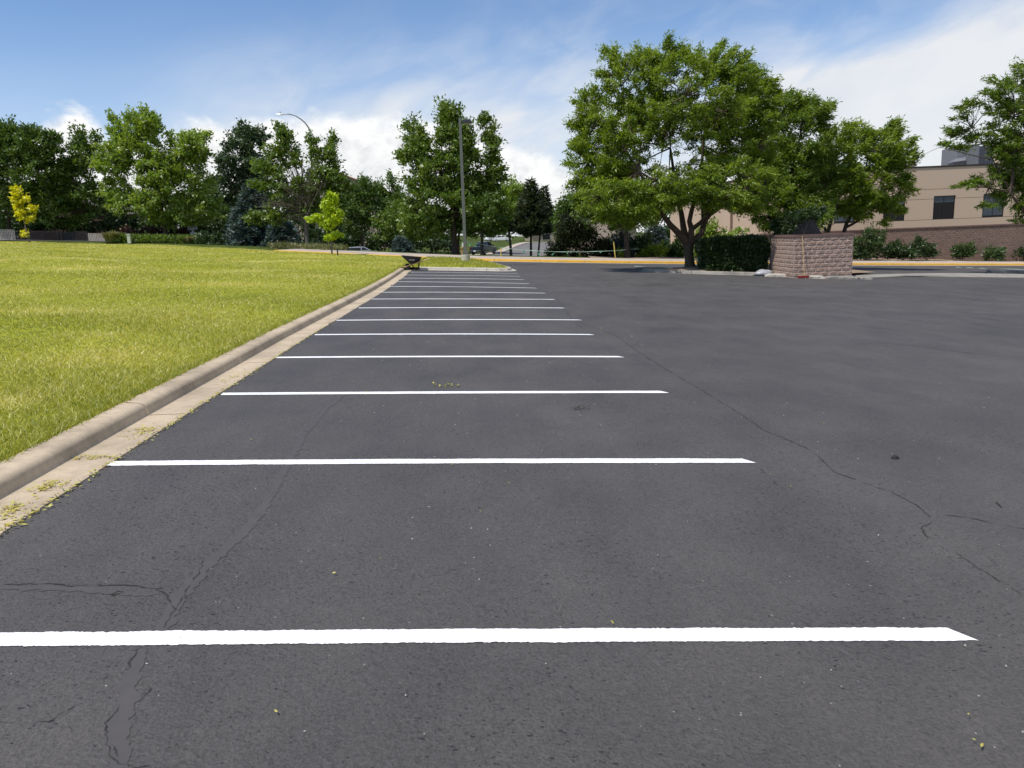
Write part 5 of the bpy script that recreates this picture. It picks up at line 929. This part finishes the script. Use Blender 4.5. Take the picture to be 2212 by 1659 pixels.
conifer('blue_spruce', 'low broad blue spruce skirt left of the grey ash trunk', px_base(612, 540, 80), 80, (606, 470), 46, 538, 'bluespruce', 'bark_dark', 120, .46, .14, 80, .6)
conifer('pine_tree', 'dark pine with ragged spires right of the lamp post', px_base(1147, 552.5, 62), 62, (1146, 388), 40, 508, 'pine', 'bark_dark', 240, .45, -.06, 64, .95, up=.14)
conifer('pine_tree', 'second dark pine behind the ragged pine, lower on its right', px_base(1160, 541, 80), 80, (1176, 403), 34, 505, 'pine', 'bark_dark', 200, .5, -.05, 60, .95, up=.14)
conifer('blue_spruce', 'small dwarf blue spruce behind the leaning yellow stake', px_base(1338, 559, 60), 60, (1345, 492), 34, 556, 'bluespruce', 'bark_dark', 90, .26, .12, 60, .55)
conifer('blue_spruce', 'shaded blue spruce behind the yellow green shrubs', px_base(1418, 556, 66), 66, (1412, 478), 40, 552, 'bluespruce', 'bark_dark', 100, .3, .15, 70, .6)
conifer('pine_tree', 'small dark spruce right of the silver car', px_base(876, 549, 70), 70, (862, 508), 28, 546, 'bluespruce', 'bark_dark', 60, .3, .12, 50, .6)
# saplings on the lawn edge
b = px_base(64, 524, 84); b[2] = float(lawn_z(b[0], 84)); tree('sapling', 'yellow leaved sapling on a thin leaning trunk at far left', 'young tree', b, 84, [(35, 415, 10, 9), (43, 432, 16, 12), (60, 429, 8, 7), (72, 449, 8, 8), (48, 457, 17, 9), (56, 471, 17, 6), (38, 447, 9, 8), (54, 503, 4, 2)], 'yellow_leaf', 'bark_grey', 3.2, 3.2, .6, 1.9, 2.6, k=5, stems=[stem([(64, 524), (58, 505), (51, 472), (46, 445), (40, 418)], 84, [.085, .07, .055, .035, .02])], drift=.2, twig=.01, droop=.3)
b = G(717, 549.5, .12); Yb = b[1]; b[2] = float(lawn_z(b[0], Yb)) if b[0] < lawn_right(Yb) else float(plane(b[0]))+.15; tree('sapling', 'lime green leaved sapling with one long low branch beside the sidewalk', 'young tree', b, Yb, [(719, 424, 12, 9), (708, 440, 10, 9), (712, 455, 14, 9), (690, 471, 22, 8), (668, 474, 10, 4), (716, 473, 20, 12), (730, 462, 8, 10), (712, 488, 14, 8), (718, 510, 14, 7), (706, 516, 7, 5), (728, 508, 8, 5), (722, 436, 8, 8)], 'lime_leaf', 'bark_grey', 3.2, 3.4, .6, 1.8, 2.4, k=6, stems=[stem([(717, 549), (716, 525), (714, 500), (713, 470), (717, 440), (721, 418)], Yb, [.07, .06, .05, .04, .025, .012]), stem([(714, 478), (695, 474), (668, 474)], Yb, [.03, .022, .01])], drift=.2, twig=.008, droop=.3)
# shrubs
def shrub(name, lab, Y, lobes, leaf, dens=1.6, rc=5, lp=3.0, asp=.5, group=None, cat='shrub', k=6, base=None, droop=.1, zoff=0.0):
    x = sum(l[0]*l[2] for l in lobes)/sum(l[2] for l in lobes); yb = max(l[1]+l[3] for l in lobes); b = px_base(x, yb, Y) if base is None else np.array(base, float)
    return tree(name, lab, cat, b, Y, lobes, leaf, 'bark_dark', rc, lp, asp, dens, 2.6, r0=.05, fork=.12, k=k, parts=('stems', 'foliage'), group=group, twigs=False, droop=droop, shell=.7)[0]
hx0, hx1, hy0, hy1 = 10.2, 13.34, 39.35, 41.9; hz0 = float(plane(12))+.1; hz1 = at(1590, 514, 40.4)[2]; hdg = empty('hedge', ((hx0+hx1)/2, (hy0+hy1)/2, hz0), 'dense dark clipped hedge in shade between big locust and block wall', 'hedge'); n = 42000
u3 = rng.uniform(-1, 1, (n, 3)); ex = rng.integers(0, 3, n); sh = rng.random(n) < .8; u3[np.arange(n)[sh], ex[sh]] = np.sign(u3[np.arange(n)[sh], ex[sh]])*(1-rng.random(sh.sum())**2*.25)
bul = 1+.05*np.sin(u3[:, 0]*7+u3[:, 2]*4)+.04*np.sin(u3[:, 1]*6+u3[:, 0]*11); rr_ = np.abs(u3)**7; u3 = u3/np.maximum(1, rr_.sum(1)**(1/7.))[:, None]*bul[:, None]*(1+np.where(rng.random(n) < .12, rng.random(n)*.13, 0))[:, None]
pos = u3*np.array([(hx1-hx0)/2, (hy1-hy0)/2, (hz1-hz0)/2])+np.array([0, 0, (hz1-hz0)/2]); pos[:, 2] = np.maximum(pos[:, 2], .03); V, FC = leaf_tris(pos, unit(u3+rng.normal(0, .6, (n, 3))+np.array([0, 0, .3])), unit(u3*.5+rng.normal(0, .6, (n, 3))+np.array([0, 0, .4])), rng.uniform(.07, .16, n), rng.uniform(.04, .09, n)); link_mesh('foliage', V, FC, M_['hedge'], hdg, tint=rng.random(n))
MB().box((0, 0, (hz1-hz0)*.42), (hx1-hx0-.5, hy1-hy0-.5, (hz1-hz0)*.78), bev=.3).build('stems', M_['bark_dark'], hdg)  # solid dark core added as the shade inside the leaves, not separate stems
shrub('shrub', 'dark sprays hanging over the top of the slanted dumpster lid', 38.75, [(1716, 476, 18, 13), (1744, 463, 26, 9), (1706, 494, 12, 12), (1762, 470, 8, 8)], 'hedge', 2.0, 4, 2.8, base=(14.75, 38.75, float(plane(14.75))))
shrub('shrub', 'dark leafy bush around the slanted dumpster lid behind the block wall', 40.9, [(1700, 488, 32, 20), (1738, 466, 40, 14), (1768, 458, 22, 10), (1690, 500, 24, 14)], 'hedge', 2.0, 5, 3.2, base=(14.6, 40.9, float(plane(14.6))))
JN = 'dark junipers behind the tape'
shrub('juniper', 'broad dark brown green juniper mound behind the tape', 59.5, [(1212, 537, 32, 22), (1193, 545, 16, 12), (1250, 525, 44, 32), (1285, 535, 36, 24), (1225, 505, 28, 24), (1265, 505, 30, 20), (1240, 480, 26, 22)], 'juniper', 2.4, 5.5, 3.2, .3, JN); shrub('juniper', 'tall dark juniper column left of the tan house', 66, [(1225, 465, 28, 34), (1238, 440, 22, 22), (1215, 500, 30, 30), (1245, 490, 26, 36)], 'ash_dark', 1.7, 6, 3.4, .4, JN); shrub('juniper', 'low dark juniper at the foot of the tan house', 60.5, [(1300, 545, 34, 16), (1315, 525, 20, 18)], 'juniper', 1.8, 5, 3.2, .35, JN)
shrub('shrub', 'brightest yellow green shrub beside the far sidewalk', 59.3, [(1410, 545, 24, 16), (1395, 552, 16, 9), (1425, 540, 16, 14)], 'shrub_lime', 1.9, 4, 3.6, .3); shrub('shrub', 'olive green bush right of the dark ash trunk', 60.2, [(1380, 535, 26, 24), (1372, 550, 18, 12), (1395, 525, 20, 16)], 'shrub', 1.8, 5, 3.2); shrub('shrub', 'leafy green bush just left of the big locust trunk', 60.6, [(1450, 540, 26, 18), (1470, 535, 20, 22), (1438, 550, 18, 10)], 'shrub', 1.9, 5, 3.4); shrub('shrub', 'small yellow green bush left of the dark ash trunk', 58.6, [(1342, 552, 10, 10), (1338, 545, 6, 8)], 'shrub_lime', 1.8, 4, 3)
shrub('shrub', 'tall light green bush behind the hedge right of big locust', 55.5, [(1520, 515, 24, 24), (1505, 535, 18, 24), (1535, 500, 22, 16), (1570, 505, 18, 12), (1600, 500, 14, 10)], 'ash_bright', 1.8, 5.5, 3.4)
FB = 'shrubs at the foot of the office wall'
for (Y, lob, lab, lf) in [(62.2, [(1870, 522, 26, 34), (1888, 532, 20, 28), (1853, 538, 18, 22), (1897, 515, 14, 18), (1860, 545, 22, 14)], 'tallest office wall shrub, just right of the block wall', 'shrub'), (63.6, [(1922, 542, 30, 17), (1950, 538, 30, 19), (1978, 536, 24, 20), (1935, 548, 34, 10), (1965, 548, 34, 10)], 'long low shrub under the dark half hidden office window', 'hedge'), (64.2, [(2003, 540, 18, 17), (1990, 536, 14, 16), (2008, 548, 14, 9)], 'dark rounded end shrub under the clear office window', 'hedge'), (65.4, [(2070, 543, 17, 16), (2090, 540, 15, 18), (2080, 550, 22, 9)], 'upright grassy shrub between two office windows', 'shrub'), (66.6, [(2148, 548, 20, 13), (2163, 546, 17, 14), (2136, 550, 13, 11)], 'neat low shrub under the office window with closed blind', 'shrub'), (67.3, [(2204, 550, 14, 12), (2222, 549, 14, 13)], 'dark low shrub cut by the right edge of the photo', 'hedge')]:
    shrub('shrub', lab, Y, lob, lf, 1.9, 4.5, 2.8, .45, FB)
shrub('shrub', 'wide dark shrub left of the blue spruce at the lawn edge', 86, [(480, 522, 40, 16), (455, 518, 26, 16), (515, 525, 36, 14), (540, 530, 26, 10)], 'hedge', 1.8, 5, 3); shrub('shrub', 'small leafy bush right of the street sign', 86.5, [(428, 520, 18, 12), (440, 512, 10, 9)], 'shrub', 1.7, 4, 3); shrub('purple_shrub', 'dark purple leaved shrub left of the street sign', 92, [(380, 502, 26, 18), (400, 505, 18, 18), (350, 505, 26, 16), (320, 506, 24, 16)], 'purple', 1.7, 4.5, 3); shrub('purple_shrub', 'small purple shrub by the porch house corner', 93, [(272, 498, 8, 12), (266, 505, 7, 10)], 'purple', 1.6, 4, 2.8)
shrub('shrub', 'low dry weedy shrub under the half bare ash', 71.5, [(640, 540, 40, 6), (690, 540, 40, 6), (600, 536, 26, 6)], 'reed', 1.5, 4, 3, .3); shrub('shrub', 'dark leafy bush behind the lime green sapling', 73, [(728, 522, 20, 22), (715, 505, 20, 24), (690, 515, 18, 22)], 'hedge', 1.8, 5, 3.2)
UN = 'dark understorey shrubs beyond the lawn'
for (Y, lob, lab) in [(97, [(255, 490, 40, 26), (300, 492, 40, 26), (225, 495, 24, 22)], 'dark shrub under the left side of the bright ash'), (96, [(345, 490, 36, 26), (395, 488, 40, 28), (430, 492, 26, 24)], 'dark shrub under the right side of the bright ash'), (98, [(450, 480, 40, 36), (490, 485, 36, 34)], 'dark tall shrub between street sign and blue spruce'), (88, [(640, 500, 44, 34), (690, 505, 40, 30), (600, 500, 30, 30)], 'dark shrub behind the grey ash trunk'), (114, [(740, 515, 34, 26), (785, 518, 40, 24), (830, 520, 36, 22)], 'dark shrub row behind the silver car'), (118, [(880, 525, 40, 18), (930, 522, 44, 20), (965, 525, 30, 18)], 'dark shrub behind the tall ash trunk'), (99, [(60, 490, 40, 24), (110, 492, 44, 22), (165, 494, 34, 22), (10, 490, 34, 24)], 'dark shrub line in front of the brick house')]: shrub('shrub', lab, Y, lob, 'hedge', 1.7, 6, 3.0, group=UN)
def fountain_grass(name, lab, base, h, n, spread, leaf, w=.03, kind=None, cat='ornamental grass'):
    base = np.array(base, float); an = rng.random(n)*2*math.pi; r = rng.random(n)**.5; p = np.stack([np.cos(an)*r*spread*.35, np.sin(an)*r*spread*.35, np.zeros(n)], 1); d = np.stack([np.cos(an)*spread*r, np.sin(an)*spread*r, np.zeros(n)], 1); hh = h*rng.uniform(.6, 1.1, n)[:, None]
    q1 = p+d*.35+np.array([0, 0, 1])*hh*.7; q2 = p+d*1.0+np.array([0, 0, 1])*hh*(.95-.35*r[:, None]); sd = np.stack([-np.sin(an), np.cos(an), np.zeros(n)], 1)*w
    V = np.stack([p-sd, p+sd, q1+sd, q1-sd, q1-sd, q1+sd, q2+sd*.3, q2-sd*.3], 1).reshape(-1, 3); i = np.arange(n)[:, None]*8
    o = link_mesh(name, V, np.concatenate([i+np.array([[0, 1, 2, 3]]), i+np.array([[4, 5, 6, 7]])]), M_[leaf], tint=rng.random(2*n)); o.location = base; return tag(o, lab, cat)
b = px_base(243, 524, 87.5); fountain_grass('ornamental_grass', 'arching feathery grass clump right of the picket panel', b, at(243, 500, 87.5)[2]-b[2]+.3, 320, 1.5, 'reed', .035); b = px_base(412, 524, 87); fountain_grass('ornamental_grass', 'dry tufted grass clump below the street sign', b, 1.0, 260, 1.1, 'reed', .03)
# ground cover strip along the lawn end
n = 9000; x = rng.uniform(at(235, 525, 87)[0], at(470, 525, 87)[0], n); y = 86.8+rng.random(n)*4; p = np.stack([x, y, gz(x, y)+rng.random(n)*.75], 1)
V, FC = leaf_quads(p, unit(rng.normal(0, .5, (n, 3))+np.array([0, 0, .6])), unit(rng.normal(size=(n, 3))+np.array([0, -.3, .5])), rng.uniform(.25, .5, n), rng.uniform(.1, .2, n)); tag(link_mesh('ground_cover', V, FC, M_['ash'], tint=rng.random(n)), 'dense green ground cover along the far end of the lawn', 'ground cover', kind='stuff')
n = 3000; x = rng.uniform(at(560, 545, 70)[0], at(760, 545, 70)[0], n); y = kerb_y(x)+3.2+rng.random(n)*3.5; p = np.stack([x, y, gz(x, y)+rng.random(n)*.3], 1); V, FC = leaf_quads(p, unit(rng.normal(0, .5, (n, 3))+np.array([0, 0, .6])), unit(rng.normal(size=(n, 3))+np.array([0, 0, .5])), rng.uniform(.2, .45, n), rng.uniform(.06, .14, n)); tag(link_mesh('weeds', V, FC, M_['reed'], tint=rng.random(n)*.8), 'dry weeds behind the far sidewalk', 'weeds', kind='stuff')
# ------------------------------------------------------------------ lawn blades, leaf litter, weeds in the joint
def blades(x, y, z, h, w, lean=.5):
    n = len(x); an = rng.random(n)*2*math.pi; sd = np.stack([np.cos(an), np.sin(an), np.zeros(n)], 1)*w[:, None]/2; b = np.stack([x, y, z], 1); l = np.stack([rng.normal(0, lean, n), rng.normal(0, lean, n), np.ones(n)], 1)*h[:, None]
    return np.stack([b-sd, b+sd, b+l], 1).reshape(-1, 3), np.arange(3*n, dtype=np.int32).reshape(-1, 3)
def patchy(x, y): return .5+.22*np.sin(x*.9+1.7*np.sin(y*.5))+.18*np.sin(y*1.3+x*.6)+.14*np.sin(x*2.9-y*2.1)
N0 = 620000; y = np.exp(rng.uniform(math.log(3.6), math.log(88), N0)); xr = lawn_right(y); wdt = 1.1+.92*y; x = xr-.015-rng.random(N0)**1.15*wdt; keep = (x > -.86*y-2.2) & ((y > 5) | (x > -8)); x, y = x[keep], y[keep]; d = np.hypot(x, y)
m = rng.random(len(x)) < np.clip(.50+.6*patchy(x, y), 0, 1)*np.clip(d/9, .5, 1.0); x, y, d = x[m], y[m], d[m]
h = (.045+.028*np.clip(patchy(x, y), 0, 1))*rng.uniform(.6, 1.35, len(x))*(1+.007*d); w = .0055+.00062*d; w *= rng.uniform(.7, 1.3, len(x))
V, FC = blades(x, y, lawn_z(x, y)-.006, h*.72, w*.9, .85)
dry = np.zeros(len(x))
for (cx_, cy_, rr_) in [(G(240, 790)[0], G(240, 790)[1], 1.3), (-9, 15, 1.2), (-13, 20, 1.6), (-8, 24, 1.8), (-17, 31, 2.2), (-11, 33, 1.5), (-6.2, 11.5, .7), (-24, 40, 3), (-13, 43, 2.4), (-5.0, 7.0, .5)]: dry += .42*np.exp(-(((x-cx_)/rr_)**2+((y-cy_)/(rr_*.8))**2))
wave = .5+.5*np.sin(x*.55+y*.9+2*np.sin(x*.23)+1.2*np.sin(y*.31))
tint = np.clip(.08+.34*patchy(x, y)+.20*wave+dry+.0035*y+rng.normal(0, .27, len(x)), 0, 1)
n2 = 5200; yy = 3.5+rng.random(n2)**1.6*34; xx = lawn_right(yy)+rng.uniform(-.05, .035, n2); V2, F2 = blades(xx, yy, plane(xx)+.107, rng.uniform(.04, .09, n2), .006+.0006*yy, .8)
n3 = 9000; yy3 = rng.uniform(38.5, 52.6, n3); xx3 = rng.uniform(-5.4, .1, n3); 
from mathutils.geometry import intersect_point_line
pin = np.array(isl_in)
def inside(px_, py_, poly_):
    r_ = np.zeros(len(px_), bool); j = len(poly_)-1
    for i in range(len(poly_)):
        xi, yi = poly_[i]; xj, yj = poly_[j]; c = ((yi > py_) != (yj > py_)) & (px_ < (xj-xi)*(py_-yi)/(yj-yi+1e-12)+xi); r_ ^= c; j = i
    return r_
mk_ = inside(xx3, yy3, pin); xx3, yy3 = xx3[mk_], yy3[mk_]; V3, F3 = blades(xx3, yy3, island_z(xx3, yy3)-.01, rng.uniform(.06, .13, len(xx3)), np.full(len(xx3), .028), .45)
VV, FF = join_np([(V, FC), (V2, F2), (V3, F3)]); TT = np.concatenate([tint, rng.uniform(.0, .6, n2), np.clip(rng.normal(.35, .25, len(xx3)), 0, 1)])
tag(link_mesh('grass', VV, FF, M_['blade'], tint=TT), 'sunlit yellow green mown grass blades', 'grass', kind='stuff')
# leaf litter: drifts in the gutter, a seam of it along the asphalt joint, scraps on the lot
P = []; s = []
def gut(y, o): x = np.interp(y, LK[:, 1], LK[:, 0]); return x-o
y = 2.5+rng.random(900)**1.8*12; x = gut(y, rng.normal(-.01, .022, 900)); P.append(np.stack([x, y], 1)); s.append(rng.uniform(.012, .028, 900))
for (cx, cy, sx, sy, n) in [(.17, 3.9, .055, .10, 150), (.15, 4.15, .06, .12, 150), (.17, 4.55, .05, .10, 110), (.16, 5.05, .05, .07, 90), (.12, 6.55, .05, .12, 90), (.14, 9.2, .06, .2, 50), (.14, 5.75, .10, .02, 60)]:
    yy = rng.normal(cy, sy, n); P.append(np.stack([gut(yy, rng.normal(cx, sx, n)), yy], 1)); s.append(rng.uniform(.012, .030, n))
n = 90; yy = 1.9+rng.random(n)**1.2*18; P.append(np.stack([rng.uniform(-3, 7, n)*(.4+yy/14), yy], 1)); s.append(rng.uniform(.004, .017, n)*(.8+yy/18))
c = G(965, 834); n = 20; P.append(np.stack([rng.normal(c[0], .09, n), rng.normal(c[1], .06, n)], 1)); s.append(rng.uniform(.02, .04, n))
P = np.concatenate(P); s = np.concatenate(s); n = len(P); z = plane(P[:, 0])+.012+rng.random(n)*.012; an = rng.random(n)*2*math.pi
d = np.stack([np.cos(an), np.sin(an), rng.normal(0, .2, n)], 1); V, FC = leaf_quads(np.c_[P, z], unit(d), unit(rng.normal(0, .3, (n, 3))+np.array([0, 0, 1])), s*1.6, s*.65)
tag(link_mesh('leaf_litter', V, FC, M_['litter'], tint=rng.random(n)), 'small dry yellow leaves drifted along the gutter and over the asphalt', 'leaf litter', kind='stuff')
n = 130; yy = 3+rng.random(n)**1.4*33; yc = yy[rng.integers(0, 60, n)]+rng.normal(0, .03, n); xx = gut(yc, rng.normal(0, .012, n)); V, FC = blades(xx, yc, plane(xx), rng.uniform(.015, .04, n)*(1+yc*.02), .008+.0006*yc, .7); tag(link_mesh('joint_weeds', V, FC, M_['hedge'], tint=rng.random(n)), 'tiny weeds sprouting from the joint between gutter and asphalt', 'weeds', kind='stuff')
n = 260; yy = 2.3+rng.random(n)**1.3*14; P = np.stack([rng.uniform(-2.2, 6.5, n)*(.5+yy/14), yy], 1); r = rng.uniform(.002, .006, n)*(1+yy*.06); V = []
o8 = np.array([(1, 0, 0), (0, 1, 0), (-1, 0, 0), (0, -1, 0), (0, 0, 1)]); cc = np.c_[P, plane(P[:, 0])+.003]; V = (cc[:, None]+o8[None]*r[:, None, None]*rng.uniform(.6, 1.3, (n, 5, 1))).reshape(-1, 3); b5 = np.arange(n)[:, None]*5
FC = np.concatenate([b5+np.array([[i, (i+1) % 4, 4]]) for i in range(4)]); tag(link_mesh('gravel', V, FC, simple('loose_grit', (.30, .29, .27), .9, .3, 60)), 'loose grit scattered over the asphalt', 'gravel', kind='stuff')
for (a, b, r, lab) in [((240, 1288), (268, 1282), .0035, 'short black twig on the asphalt near the left cracks'), ((2152, 1087), (2164, 1098), .005, 'short black twig on the asphalt near the right edge'), ((1195, 929), (1202, 930), .008, 'dark bit of bark')][:2]:
    A = G(*a); B = G(*b); A[2] += .008; B[2] += .008; m = (A+B)/2+np.array([0, .012, .006]); tag(MB().tube([A, m, B], [r, r*.9, r*.5], 6).build('twig', M_['bark_dark']), lab, 'twig')
c = G(1249, 884); n = 60; P = np.stack([rng.normal(c[0], .05, n), rng.normal(c[1], .05, n), plane(rng.normal(c[0], .01, n))+rng.random(n)*.03], 1); V, FC = leaf_quads(P, unit(rng.normal(size=(n, 3))*np.array([1, 1, .3])), unit(rng.normal(size=(n, 3))), rng.uniform(.015, .035, n), rng.uniform(.004, .010, n)); tag(link_mesh('dead_leaf_clump', V, FC, M_['juniper'], tint=rng.random(n)), 'small dark clump of debris between the third and second stall lines', 'debris')
c = G(1928, 991); o = MB().tube([(0, 0, 0), (.02, .0, .012), (.05, .01, .004)], [.018, .024, .012], 7).build('asphalt_chip', M_['crack']); o.location = tuple(c); tag(o, 'black asphalt chip lying right of the second stall line', 'asphalt chip')
